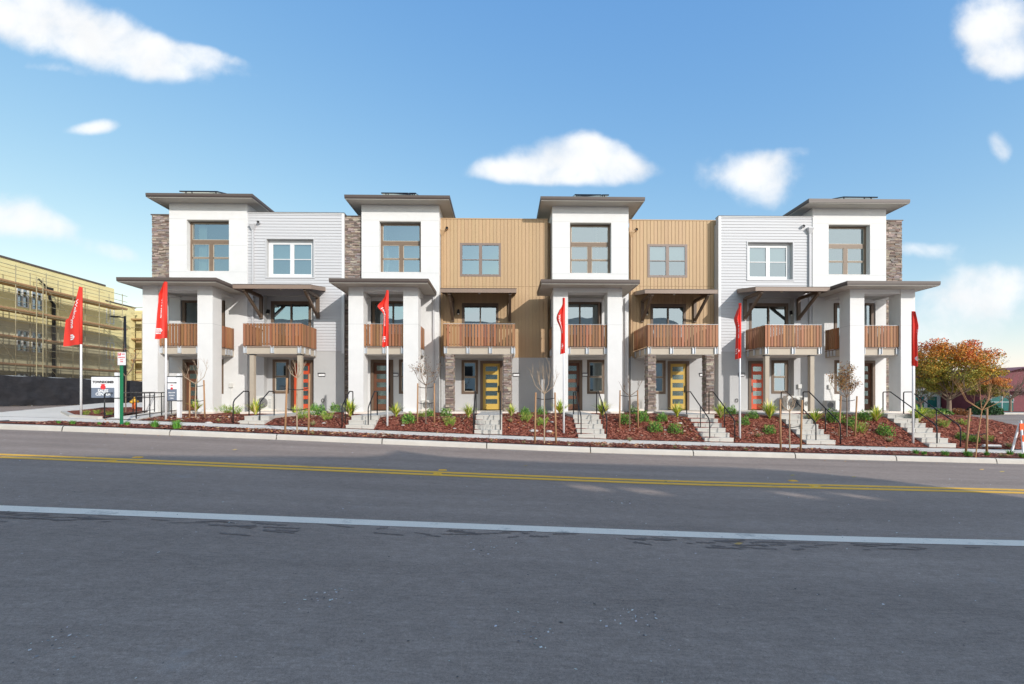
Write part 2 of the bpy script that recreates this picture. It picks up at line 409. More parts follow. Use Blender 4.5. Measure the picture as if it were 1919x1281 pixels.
# corner pavement on the left (wide concrete apron round the corner) and on the right
def leftc(x,y): return x > -19.3-(y-17.3)*.62 and not (x>-16.2 and y>18.5)
m=MB().use('concrete'); m.grid(frange(-46,-12.0,140),frange(Y_SW,42,110),lambda x,y: ZK+GR(x)+.006, leftc); struct(m,'corner_pavement')
m=MB().use('concrete'); m.grid(frange(19.6,44,40),frange(Y_SW,26.2,16),lambda x,y:ZK+GR(x)-.004); struct(m,'corner_pavement_right')
m=MB().use('concrete_kerb'); m.box(44,90,58.2,58.5,-2.3,-1.98); m.box(22,44,26.2,26.4,-2.3,-1.985); m.box(24,110,58.5,62,-2.3,-2.0); struct(m,'far_kerb')
# mulch strip and beds
m=MB().use('mulch'); m.grid(frange(-15.2,24,200),frange(Y_KB,Y_ST,8),strip_z, lambda x,y: x>-15.2+(y-Y_KB)*-.0 and (x>-14.2 or y<Y_KB+(x+15.4)*1.2)); struct(m,'mulch_strip',True)
def bedtest(x,y):
    if x < -12.9-(y-16.3)*.40+.05: return False
    if x > 20.2: return y>17 and x<20.2+(y-17)*.45 and x<22.7
    return True
m=MB().use('mulch'); m.grid(frange(-17,22.8,320),frange(Y_SW,23.4,60),bed_z,bedtest); struct(m,'mulch_bed',True)
def isl_z(x,y): return ZK+GR(x)+.05+.03*nz(x,y,1.1)+.012*nz(x,y,4)
ISL=[(-18.3,19.4),(-15.8,17.1),(-14.3,16.55),(-17.0,22.3),(-18.4,27),(-21.5,25)]
def inpoly(x,y,P_):
    c=False
    for i in range(len(P_)):
        x1,y1=P_[i]; x2,y2=P_[i-1]
        if (y1>y)!=(y2>y) and x<(x2-x1)*(y-y1)/(y2-y1)+x1: c=not c
    return c
m=MB().use('mulch'); m.grid(frange(-22,-14,130),frange(16.4,27,150),isl_z,lambda x,y:inpoly(x,y,ISL)); struct(m,'mulch_island',True)
# concrete edge of the island
m=MB().use('concrete_kerb')
for a,b in (((-18.3,19.4),(-15.8,17.1)),((-15.8,17.1),(-14.3,16.55))):
    m.beam((a[0]-.04,a[1]-.07,ZK+GR(a[0])+.03),(b[0]-.04,b[1]-.07,ZK+GR(b[0])+.03),.14,.12)
struct(m,'island_kerb')

# ------------------------------------------------------------------ facade planes
YC=21.90; YB=23.65; YT=24.20; YG=23.70; YN=24.00; DEPTH=34.0
def sx(px,Y): return PX(px,Y)
Z3=9.5

def frame_mesh(name, parent, x0,x1,z0,z1,Y, glasses, mt, depth=.07, gm='glass', inner=.035, bars=None):
    m=MB().use(mt)
    m.wall(x0,x1,z0,z1,Y,glasses,inner)
    for (a,b) in (((x0,z0),(x1,z0)),((x0,z1),(x1,z1)),((x0,z0),(x0,z1)),((x1,z0),(x1,z1))):
        m.poly([(a[0],Y,a[1]),(b[0],Y,b[1]),(b[0],Y+depth,b[1]),(a[0],Y+depth,a[1])])
    if bars:
        for (xa,xb,za,zb,mt2) in bars:
            m.use(mt2); m.box(xa,xb,Y-.004,Y+inner+.01,za,zb)
    w=m.build(name,parent)
    g=MB().use(gm)
    for a,b,c,e in glasses: g.poly([(a,Y+inner,c),(b,Y+inner,c),(b,Y+inner,e),(a,Y+inner,e)])
    g.build('pane',w)
    return w
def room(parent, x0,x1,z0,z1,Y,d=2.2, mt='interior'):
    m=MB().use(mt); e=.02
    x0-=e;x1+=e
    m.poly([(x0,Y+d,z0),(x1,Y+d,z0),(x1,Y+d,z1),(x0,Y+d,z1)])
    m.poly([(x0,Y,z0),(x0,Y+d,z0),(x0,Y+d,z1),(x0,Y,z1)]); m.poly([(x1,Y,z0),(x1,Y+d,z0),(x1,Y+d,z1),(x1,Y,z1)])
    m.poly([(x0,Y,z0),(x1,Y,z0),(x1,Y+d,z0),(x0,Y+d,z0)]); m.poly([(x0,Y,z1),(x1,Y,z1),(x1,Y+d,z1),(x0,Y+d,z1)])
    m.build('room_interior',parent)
def hung(x0,x1,z0,z1,t=.05,mid=None):
    mid = mid if mid else (z0+z1)/2
    return [(x0+t,x1-t,z0+t,mid-.022),(x0+t,x1-t,mid+.022,z1-t)]
def tall_window(root, x0,x1,z0,z1,Y,curt=None):
    t=.10; zt=z0+(z1-z0)*.60; xm=(x0+x1)/2; zm=z0+(zt-z0)*.48
    gl=[(x0+t,x1-t,zt+.10,z1-t)]
    for a,b in ((x0+t,xm-.10),(xm+.10,x1-t)):
        gl += [(a,b,z0+.06,zm-.02),(a,b,zm+.02,zt-.10)]
    w=frame_mesh('window',root,x0,x1,z0,z1,Y,gl,'frame_brown',.06)
    room(w,x0+.02,x1-.02,z0+.02,z1-.02,Y+.07,2.4)
    s=MB().use('trim_white')       # light vinyl sash lines round each light
    for a,b,c,e in gl:
        for q in ((a,a+.028,c,e),(b-.028,b,c,e),(a,b,c,c+.028),(a,b,e-.028,e)): s.box(q[0],q[1],Y+.012,Y+.034,q[2],q[3])
    if s.v:
        s.mats=['deck_beige']; s.build('sash',w)
    if curt:
        for (a,b,flare) in curt:
            c=MB().use('curtain'); n=26
            for i in range(n):
                xa=a+(b-a)*i/n; xb=a+(b-a)*(i+1)/n; ya=Y+.22+.03*math.sin(i*1.9); yb=Y+.22+.03*math.sin((i+1)*1.9)
                za=z0+.04; 
                c.poly([(xa,ya,za),(xb,yb,za),(xb,yb,z1-.05),(xa,ya,z1-.05)])
            if flare: c.poly([(b,Y+.25,z0+.05),(b+flare*.25,Y+.26,z0+.05),(b+flare,Y+.26,z0+.75),(b,Y+.25,z1-.9)])
            c.build('curtain',w,True)
    return w
def pair_window(root,x0,x1,z0,z1,Y,mt,t=.07,mid=.10,blind=False):
    xm=(x0+x1)/2; gl=[]
    for a,b in ((x0+t,xm-mid/2),(xm+mid/2,x1-t)): 
        zm=(z0+z1)/2; gl+=[(a,b,z0+t,zm-.02),(a,b,zm+.02,z1-t)]
    w=frame_mesh('window',root,x0,x1,z0,z1,Y,gl,mt,.07)
    room(w,x0+.03,x1-.03,z0+.03,z1-.03,Y+.08,2.0)
    if blind:
        c=MB().use('blind_cloth'); c.poly([(x0+t,Y+.12,(z0+z1)/2),(x1-t,Y+.12,(z0+z1)/2),(x1-t,Y+.12,z1-t),(x0+t,Y+.12,z1-t)]); c.build('blind',w)
    return w
def small_window(root,x0,x1,z0,z1,Y):
    t=.13; gl=[(x0+t,x1-t,z0+t,(z0+z1)/2+.0-.02),(x0+t,x1-t,(z0+z1)/2+.02,z1-t)]
    w=frame_mesh('window',root,x0,x1,z0,z1,Y-.03,gl,'trim_brown',.08,inner=.06)
    s=MB().use('deck_beige')
    for a,b,c,e in gl:
        for q in ((a,a+.03,c,e),(b-.03,b,c,e),(a,b,c,c+.03),(a,b,e-.03,e)): s.box(q[0],q[1],Y-.012,Y+.028,q[2],q[3])
    s.build('sash',w); room(w,x0+.03,x1-.03,z0+.03,z1-.03,Y+.08,1.6)
    return w
def slider(root,x0,x1,z0,z1,Y):
    t=.13; xm=(x0+x1)/2
    gl=[(x0+t,xm-.035,z0+.1,z1-t-.04),(xm+.035,x1-t,z0+.1,z1-t-.04)]
    w=frame_mesh('sliding_door',root,x0,x1,z0,z1,Y-.03,gl,'gutter_dark' if False else 'trim_brown',.08,inner=.07)
    room(w,x0+.03,x1-.03,z0+.03,z1-.03,Y+.08,2.4)
    h=MB().use('metal_black'); h.box(xm-.05,xm-.02,Y-.06,Y-.034,z0+.95,z0+1.2); h.build('handle',w)
    return w
def front_door(root,x0,x1,z0,z1,Y,mt,flip=False):
    f=MB().use('trim_brown'); t=.14
    f.box(x0,x0+t,Y-.05,Y+.12,z0,z1); f.box(x1-t,x1,Y-.05,Y+.12,z0,z1); f.box(x0+t,x1-t,Y-.048,Y+.12,z1-t,z1)
    f.build('door_frame',root)
    a,b,c,e=x0+t,x1-t,z0+.02,z1-t
    H=e-c; gl=[]; 
    for i in range(5):
        zc=e-H*(.115+.178*i); gl.append((a+.14,b-.14,zc-H*.052,zc+H*.052))
    d=frame_mesh('door',root,a,b,c,e,Y+.06,gl,mt,.05,'door_glass',.02)
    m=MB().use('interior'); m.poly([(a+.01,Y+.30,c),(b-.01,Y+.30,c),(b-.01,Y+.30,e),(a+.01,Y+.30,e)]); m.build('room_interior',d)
    hx = b-.07 if not flip else a+.07
    h=MB().use('metal_black'); h.box(hx-.022,hx+.022,Y+.02,Y+.06,z0+.92,z0+1.28); h.tube([(hx,Y+.03,z0+1.0),(hx,Y-.0,z0+1.0),(hx+(.11 if flip else -.11),Y-.0,z0+1.0)],.011,6); h.build('handle',d)
    return d
def wall_lamp(root,x,z,Y):
    m=MB().use('lamp_black'); m.box(x-.05,x+.05,Y-.03,Y,z-.02,z+.14); m.tube([(x,Y-.03,z+.10),(x,Y-.12,z+.12)],.015,6)
    m.tube([(x,Y-.12,z+.13),(x,Y-.12,z-.08)],[.045,.095],12)
    l=m.build('wall_lamp',root); g=MB().use('lamp_glass'); g.tube([(x,Y-.12,z-.08),(x,Y-.12,z-.15)],[.05,.04],10); g.build('bulb',l)
def number_plate(root,x0,x1,z,Y):
    m=MB().use('lamp_black'); m.box(x0-.02,x1+.02,Y-.09,Y,z+.07,z+.10); m.box(x0-.015,x1+.015,Y-.03,Y,z-.09,z+.07)
    n=m.build('house_number',root); g=MB().use('ink_white'); g.box(x0,x1,Y-.036,Y-.03,z-.06,z+.06); g.build('plate',n)
def meter_box(root,x,z,Y,zb,kx=0):
    m=MB().use('ac_white'); m.box(x-.09,x+.09,Y-.09,Y,z-.1,z+.12); m.tube([(x,Y-.04,z-.1),(x+kx*.4,Y-.04,z-.4),(x+kx,Y-.04,zb)],.014,6); m.build('electrical_box',root)
def hose_tap(root,x,z,Y):
    m=MB().use('metal_black')
    pts=[(x+.07*math.cos(t/10*2*math.pi),Y-.04,z+.09*math.sin(t/10*2*math.pi)) for t in range(11)]
    m.tube(pts,.014,6); m.build('vent_cover',root)

def slats(m, x0,x1,Y,z0,z1, axis='x', w=.118, gap=.034, rnd=random):
    L=abs(x1-x0); n=max(1,round(L/(w+gap))); st=(x1-x0)/n; g=gap/2*(1 if st>0 else -1)
    for i in range(n):
        a=x0+st*i+g; b=x0+st*(i+1)-g
        m.use('slat', vary((.315,.14,.062),.28,rnd))
        dz=rnd.uniform(-.006,.006)
        if axis=='x': m.box(a,b,Y-.012,Y+.012,z0+dz,z1+dz)
        else: m.box(Y-.012,Y+.012,a,b,z0+dz,z1+dz)
def balcony(root,x0,x1,yf,yw,sides=(True,True),beams=4,ysl=None,zd=2.47,zt=3.54,clipx=None,sidex=None):
    """deck with rim beam, galvanised clips and a slatted railing; ysl = where the side railings start"""
    d=MB().use('deck_beige'); d.box(x0+.03,x1-.03,yf+.05,yw,2.10,2.40)
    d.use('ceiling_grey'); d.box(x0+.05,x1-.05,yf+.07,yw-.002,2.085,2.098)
    d.use('fascia_taupe'); d.box(x0+.014,x1-.014,yf+.02,yw-.001,2.402,zd)
    dk=d.build('balcony',root)
    xs=clipx or frange(x0+.10,x1-.10,beams-1)
    for x in xs:
        c=MB().use('galvanised'); c.box(x-.075,x-.055,yf-.02,yf+.048,2.14,2.46); c.box(x+.055,x+.075,yf-.02,yf+.048,2.14,2.46); c.box(x-.056,x+.056,yf+.030,yf+.047,2.13,2.40); c.build('bracket',dk)
    for sd,xx in ((0,x0),(1,x1)):
        if sides[sd]:
            for yy in frange((ysl or yf)+.35,yw-.25,2):
                q=xx; c=MB().use('galvanised'); c.box(q-.02,q+.03 if sd else q+.02,yy-.055,yy+.055,2.14,2.42); c.build('bracket',dk)
    r=MB(); slats(r,x0 if not sidex else sidex[0],x1 if not sidex else sidex[1],yf,zd+.02,zt)
    for sd,xx in ((0,x0),(1,x1)):
        if sides[sd]: slats(r,(ysl or yf)+.02,yw-.03,xx,zd+.02,zt,'y')
    r.use('metal_black'); 
    xa,xb=(x0,x1) if not sidex else sidex
    r.box(xa+.02,xb-.02,yf+.014,yf+.05,zt-.10,zt-.06); r.box(xa+.02,xb-.02,yf+.014,yf+.05,zd+.08,zd+.12)
    for x in frange(xa+.04,xb-.04,2): r.box(x-.02,x+.02,yf+.051,yf+.09,zd-.02,zt-.02)
    r.use('galvanised'); r.box(xa,xb,yf-.006,yf+.03,zt+.012,zt+.024)
    for sd,xx in ((0,x0),(1,x1)):
        if sides[sd]: r.use('metal_black'); s_=.016 if sd==0 else -.05; r.box(xx+s_,xx+s_+.034,(ysl or yf)+.06,yw-.03,zt-.10,zt-.06); r.box(xx+s_,xx+s_+.034,(ysl or yf)+.06,yw-.03,zd+.08,zd+.12)
    r.build('railing',dk)
    return dk
def flat_roof(name,root,x0,x1,y0,y1,zb,zt,soff=True,slope=.35):
    m=MB().use('fascia_brown'); i=.02
    m.box(x0,x1,y0,y1,zb+.055,zt)
    m.use('gutter_dark'); m.box(x0+.006,x1-.006,y0+.006,y1-.002,zb-.012,zb+.054)
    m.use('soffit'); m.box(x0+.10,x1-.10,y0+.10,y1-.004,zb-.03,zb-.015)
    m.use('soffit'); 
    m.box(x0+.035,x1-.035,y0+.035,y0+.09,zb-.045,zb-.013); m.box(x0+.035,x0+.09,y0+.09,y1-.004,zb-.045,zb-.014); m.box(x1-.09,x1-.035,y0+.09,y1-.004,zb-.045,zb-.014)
    m.use('roofing')          # low hip above the fascia, set back so only its edge can be seen from the street
    xm=(x0+x1)/2; h=slope; a=(x0+.04,y0+.04,zt+.004); b=(x1-.04,y0+.04,zt+.004); c=(x1-.04,y1,zt+.004); d=(x0+.04,y1,zt+.004)
    e=(xm-.3,y0+1.6,zt+h); f=(xm+.3,y0+1.6,zt+h); g=(xm+.3,y1,zt+h); k=(xm-.3,y1,zt+h)
    if y1-y0>3.5:
        h=(x1-x0)/2*.36; e=(xm-.02,y0+(x1-x0)/2,zt+h); f=(xm+.02,y0+(x1-x0)/2,zt+h); g=(xm+.02,y1-(x1-x0)/2+.6,zt+h); k=(xm-.02,y1-(x1-x0)/2+.6,zt+h)
        m.poly([a,b,f,e]); m.poly([b,c,g,f]); m.poly([c,d,k,g]); m.poly([d,a,e,k]); m.poly([e,f,g,k])
    else:
        h=.03; e=(x0+.5,y1,zt+h); f=(x1-.5,y1,zt+h); m.poly([a,b,f,e]); m.poly([b,c,f]); m.poly([a,e,d])
    return m.build(name,root)
def stone_face(m, x0,x1,z0,z1,Y,rnd,side=0):
    """ledgestone: many thin stones of their own length, tone and projection; side faces optional"""
    z=z0
    while z<z1-.01:
        h=min(rnd.choice((.035,.05,.06,.075,.09)),z1-z); x=x0-rnd.uniform(0,.15)
        while x<x1-.005:
            w=rnd.uniform(.10,.38); a=max(x,x0); b=min(x+w,x1)
            if b-a>.01:
                base=rnd.choice(((.30,.235,.19),(.24,.19,.16),(.37,.30,.25),(.17,.13,.11),(.42,.345,.28),(.27,.23,.21),(.21,.15,.12)))
                m.use('stone',vary(base,.18,rnd)); p=rnd.uniform(.012,.055)
                m.box(a+.002,b-.002,Y-p,Y+.01,z+.003,z+h-.003)
            x+=w
        z+=h
def stone_block(m,x0,x1,y0,y1,z0,z1,rnd,sides='fl r'):
    m.use('stone',(.06,.05,.045)); m.box(x0,x1,y0,y1,z0,z1)
    stone_face(m,x0,x1,z0,z1,y0,rnd)
    for s_ in ('l','r'):
        if s_ in sides:
            z=z0
            while z<z1-.01:
                h=min(rnd.choice((.035,.05,.06,.075,.09)),z1-z); y=y0-rnd.uniform(0,.1)
                while y<y1-.005:
                    w=rnd.uniform(.1,.35); a=max(y,y0); b=min(y+w,y1)
                    if b-a>.01:
                        m.use('stone',vary((.28,.225,.19),.35,rnd)); p=rnd.uniform(.012,.05)
                        if s_=='l': m.box(x0-p,x0+.01,a+.002,b-.002,z+.003,z+h-.003)
                        else: m.box(x1-.01,x1+p,a+.002,b-.002,z+.003,z+h-.003)
                    y+=w
                z+=h
def shell(m, x0,x1,y0,y1,z0,z1):
    """sides, back and top of a house volume (its front is drawn separately)"""
    m.poly([(x0,y0,z0),(x0,y0,z1),(x0,y1,z1),(x0,y1,z0)]); m.poly([(x1,y0,z0),(x1,y1,z0),(x1,y1,z1),(x1,y0,z1)])
    m.poly([(x0,y1,z0),(x0,y1,z1),(x1,y1,z1),(x1,y1,z0)]); m.poly([(x0,y0,z1),(x1,y0,z1),(x1,y1,z1),(x0,y1,z1)])
def downspout(root,x,Y,zt,zb,mt,head=True,hx=.10,dx=.0):
    m=MB().use(mt); m.box(x-.04,x+.04,Y-.10,Y-.02,zb,zt)
    for z in frange(zb+.6,zt-.4,4): m.box(x-.05,x+.05,Y-.105,Y,z,z+.04)
    if head:
        c=[(x-.14,Y-.2),(x+.14,Y-.2),(x+.14,Y),(x-.14,Y)]; b=[(x-.045,Y-.105),(x+.045,Y-.105),(x+.045,Y-.015),(x-.045,Y-.015)]
        zt2=zt+.24
        for i in range(4):
            j=(i+1)%4; m.poly([(b[i][0],b[i][1],zt),(b[j][0],b[j][1],zt),(c[j][0],c[j][1],zt2),(c[i][0],c[i][1],zt2)])
        m.box(x-.15,x+.15,Y-.21,Y-.001,zt2,zt2+.07)
    return m.build('downspout',root)
def scupper(root,x,z,Y,mt):
    m=MB().use(mt); pts=[(x,Y,z),(x,Y-.16,z)]; m.tube(pts,.075,12,cap=False); m.use('metal_black'); m.tube([(x,Y-.02,z),(x,Y-.10,z)],.060,12); m.build('overflow_pipe',root)
def awning(root,x0,x1,yf,yw,zf,brx,mt='fascia_taupe'):
    rise=.30 if yw-yf>1.0 else .1
    m=MB().use(mt); th=.20
    a,b=yf,yw-.002
    for (xa,xb) in ((x0,x0+.04),(x1-.04,x1)):
        m.poly([(xa,a+.04,zf-th),(xb,a+.04,zf-th),(xb,b,zf-th+rise),(xa,b,zf-th+rise)]); m.poly([(xa,a+.04,zf),(xa,b,zf+rise),(xb,b,zf+rise),(xb,a+.04,zf)])
        for xx in (xa,xb): m.poly([(xx,a+.04,zf-th),(xx,b,zf-th+rise),(xx,b,zf+rise),(xx,a+.04,zf)])
    m.box(x0,x1,a,a+.04,zf-th,zf)
    m.use('gutter_dark'); m.poly([(x0+.01,a+.01,zf+.006),(x1-.01,a+.01,zf+.006),(x1-.01,b,zf+rise+.006),(x0+.01,b,zf+rise+.006)]); m.box(x0-.01,x1+.01,a-.012,a-.002,zf-.01,zf+.012)
    m.use('trim_brown'); m.poly([(x0+.04,a+.04,zf-.05),(x1-.04,a+.04,zf-.05),(x1-.04,b,zf+rise-.05),(x0+.04,b,zf+rise-.05)])
    aw=m.build('awning',root)
    for bx in brx:
        k=MB().use('trim_brown'); zt=zf-th-.005
        k.box(bx-.075,bx+.075,yw-.12,yw-.004,zt-1.12,zt+.02)
        k.beam((bx,yf+.12,zt+.00),(bx,yw-.12,zt+.00),.13,.15)
        k.beam((bx,yf+.22,zt-.06),(bx,yw-.09,zt-1.03),.11,.12)
        k.build('bracket',aw)
    l=MB().use('lamp_glass'); xm=(x0+x1)/2; l.tube([(xm,(yf+yw)/2,zf-.02),(xm,(yf+yw)/2,zf-.06)],.06,12); l.build('ceiling_light',aw)
    return aw
def lap_siding(m,x0,x1,z0,z1,Y,ops,course=.152):
    z=z0
    m.use('siding_grey')
    while z<z1-.001:
        zb=min(z+course,z1)
        cuts=[(x0,x1)]
        for (a,b,c,e) in ops:
            if c<zb-.002 and e>z+.002:
                # split vertical partially covered courses exactly
                new=[]
                for (p,q) in cuts:
                    if b<=p or a>=q: new.append((p,q)); continue
                    if a>p: new.append((p,a))
                    if b<q: new.append((b,q))
                    if c>z+.002: m.poly([(max(a,p),Y-.016,z),(min(b,q),Y-.016,z),(min(b,q),Y-.006,c),(max(a,p),Y-.006,c)])
                    if e<zb-.002: m.poly([(max(a,p),Y-.010,e),(min(b,q),Y-.010,e),(min(b,q),Y-.002,zb),(max(a,p),Y-.002,zb)])
                cuts=new
        for p,q in cuts:
            m.poly([(p,Y-.026,z),(q,Y-.026,z),(q,Y-.002,zb),(p,Y-.002,zb)]); m.poly([(p,Y,z),(q,Y,z),(q,Y-.026,z),(p,Y-.026,z)])
        z=zb
def tan_boards(m,x0,x1,z0,z1,Y,ops,rnd,tint=1.0,band=None):
    x=x0
    while x<x1-.001:
        xb=min(x+.19,x1)
        c=vary((.50*tint,.335*tint,.185*tint),.04,rnd)
        cuts=[(z0,z1)]
        if band: cuts=[(z0,band-.006),(band+.006,z1)]
        for (a,b,cc,e) in ops:
            if a<xb-.002 and b>x+.002:
                new=[]
                for p,q in cuts:
                    if e<=p or cc>=q: new.append((p,q)); continue
                    if cc>p: new.append((p,cc))
                    if e<q: new.append((e,q))
                cuts=new
                if a>x+.02:
                    m.use('board_tan',c); m.box(x+.007,a,Y-.014,Y,cc,e)
                if b<xb-.02:
                    m.use('board_tan',c); m.box(b,xb-.007,Y-.014,Y,cc,e)
        m.use('board_tan',c)
        for p,q in cuts: m.box(x+.011,xb-.011,Y-.022,Y,p,q)
        x=xb

# ------------------------------------------------------------------ towers
def tower_house(label, ux0,ux1, cx0,cx1, door, win, slid, doormat, stone=None, flip=False, curt=None, num=None, rnd=None, extra=None, panel=None, spout=None, twin=None, roofpx=None, lowpx=None):
    xa,xb=sx(ux0,YB),sx(ux1,YB); ca,cb=sx(cx0,YC),sx(cx1,YC)
    root=thing('town_house',((xa+xb)/2,YB,PAD),label,'house','houses of the terrace')
    zt=10.0
    wx0,wx1=sx(twin[0],YB),sx(twin[1],YB); wz0,wz1=6.50,9.14
    s0,s1=sx(slid[0],YB),sx(slid[1],YB); d0,d1=sx(door[0],YB),sx(door[1],YB); w0,w1=sx(win[0],YB),sx(win[1],YB)
    ops=[(wx0,wx1,wz0,wz1),(s0-.08,s1+.08,2.46,5.14),(d0,d1,PAD-.01,1.96),(w0,w1,.20,1.98)]
    m=MB().use('stucco_white'); m.wall(xa,xb,PAD-.3,zt,YB,[ops[0]],.33); 
    m=MB().use('stucco_white')
    m.wall(xa,xb,5.0,zt,YB,[ops[0]],.33); m.wall(xa,xb,2.3,5.0,YB,[(ops[1][0],ops[1][1],2.46,5.0)],.12); m.wall(xa,xb,PAD-.3,2.3,YB,ops[2:],.10)
    shell(m,xa,xb,YB,DEPTH,PAD-.3,zt)
    for z in (9.17,6.45): 
        m.box(xa-.004,wx0-.2,YB-.006,YB-.0,z,z+.012); m.box(wx1+.2,xb+.004,YB-.006,YB-.0,z,z+.012); m.box(wx0-.2,wx1+.2,YB-.006,YB-.0,z,z+.012)
    m.use('stucco_grey')
    for z in (9.18,6.46,7.82): m.box(xa+.01,wx0-.01,YB-.003,YB-.0,z,z+.010); m.box(wx1+.01,xb-.01,YB-.003,YB,z,z+.010)
    m.build('wall',root)
    tall_window(root,wx0,wx1,wz0,wz1,YB+.27,curt)
    h=MB().use('soffit'); h.box(wx0+.005,wx1-.005,YB+.01,YB+.25,wz1-.03,wz1-.004); h.build('window_head',root)
    # top roof
    ra,rb=sx(roofpx[0],22.93),sx(roofpx[1],22.93)
    rf=flat_roof('roof',root,ra,rb,22.93,YB+6.0,10.0,10.17)
    pa,pb=sx(panel[0],24.6),sx(panel[1],24.6); p=MB().use('solar')
    for i in range(2):
        u,v=(pa+(pb-pa)*(.0 if i==0 else .8)),(pa+(pb-pa)*(.78 if i==0 else 1)); p.obox(((u+v)/2,24.62,10.17+.36*1.69+.175),((v-u)/2,0,0),(0,.42,.42*.30),(0,-.009,.03))
    p.use('metal_black')
    for u in (pa+.2,pb-.2): p.box(u-.02,u+.02,24.9,24.94,10.8,10.98); p.box(u-.02,u+.02,24.4,24.44,10.6,10.86)
    p.build('solar_panel',rf)
    # porch: columns, beams, roof
    cw=.71
    for a in (ca,cb-cw):
        c=MB().use('stucco_white'); c.box(a,a+cw,YC,YC+.70,PAD-.14,5.30); c.use('stucco_grey'); c.box(a-.003,a+cw+.003,YC-.003,YC+.703,3.52,3.532); c.build('column',root)
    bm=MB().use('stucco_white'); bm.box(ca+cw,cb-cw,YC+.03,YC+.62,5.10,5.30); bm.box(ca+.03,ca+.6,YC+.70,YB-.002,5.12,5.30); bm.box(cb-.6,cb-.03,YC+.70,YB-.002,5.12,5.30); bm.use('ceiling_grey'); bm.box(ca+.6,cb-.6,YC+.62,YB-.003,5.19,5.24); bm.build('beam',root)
    la,lb=sx(lowpx[0],21.08),sx(lowpx[1],21.08)
    flat_roof('porch_roof',root,la,lb,21.08,YB-.002,5.33,5.50)
    # balcony
    balcony(root,ca,cb,YC+.12,YB-.003,(True,True),3,YC+.70,clipx=[ca+cw+.06,(ca+cb)/2,cb-cw-.06],sidex=(ca+cw-.03,cb-cw+.02))
    slider(root,s0,s1,2.48,5.06,YB+.05)
    front_door(root,d0,d1,PAD+.02,1.96,YB,doormat,flip)
    small_window(root,w0,w1,.20,1.98,YB+.02)
    if num: number_plate(root,sx(num[0],YB),sx(num[1],YB),PZ(num[0],num[2],YB),YB-.001)
    if stone:
        q0,q1=sx(stone[0],23.85),sx(stone[1],23.85); s=MB(); r2=random.Random(rnd)
        if flip: q0=xb+.002
        else: q1=xa-.002
        stone_block(s,q0,q1,23.86,25.6,PAD-.2,9.42,r2,'l' if not flip else 'r'); s.build('stone_pier',root)
        s2=MB().use('fascia_brown'); s2.box(q0-.06,q1+(.06 if flip else -.0),23.80,25.6,9.422,9.47); s2.build('parapet_cap',root)
    if spout: downspout(root,sx(spout,YB),YB,5.2,PAD,'siding_grey',False)
    return root
t1=tower_house('leftmost white tower house, stone strip on its left edge, ramp to its dark door',317,463.5,267,398.4,(343,385),(391,419),(341,419),'door_brown',(285.6,317),False,[(sx(361,YB),sx(377,YB),.32)],None,11,None,(346,416),None,(350,429),(272.5,473),(217.5,404.7))
t2=tower_house('second white tower house from left, stone strip beside the grey siding, brown glazed door',677.5,823,653,783.6,(695,737),(747.5,779),(697.6,775),'door_brown',(645.5,677),False,[(sx(717,YB),sx(720,YB),.16)],(737.5,746,702),12,None,(718,782),813,(711,788.7),(645,843),(616,803))
t3=tower_house('white tower house between the two tan boarded houses, brown glazed door beside a small window',1035.2,1178,1037,1166,(1049,1091),(1100,1134),(1049,1125),'door_brown',None,False,[(sx(1120,YB),sx(1123,YB),0)],(1091.5,1100.5,702),13,None,(1075,1138),1171.5,(1068.3,1145.6),(1013,1209),(1013.6,1199.5))
t4=tower_house('white three-storey tower house at the far right end, stone strip on its right edge',1523,1660.6,1593,1715,(1600,1639),(1563.5,1594),(1565,1638),'door_brown',(1661,1689.5),True,None,None,14,None,(1570,1634),None,(1553,1630.6),(1516,1706),(1588,1763))

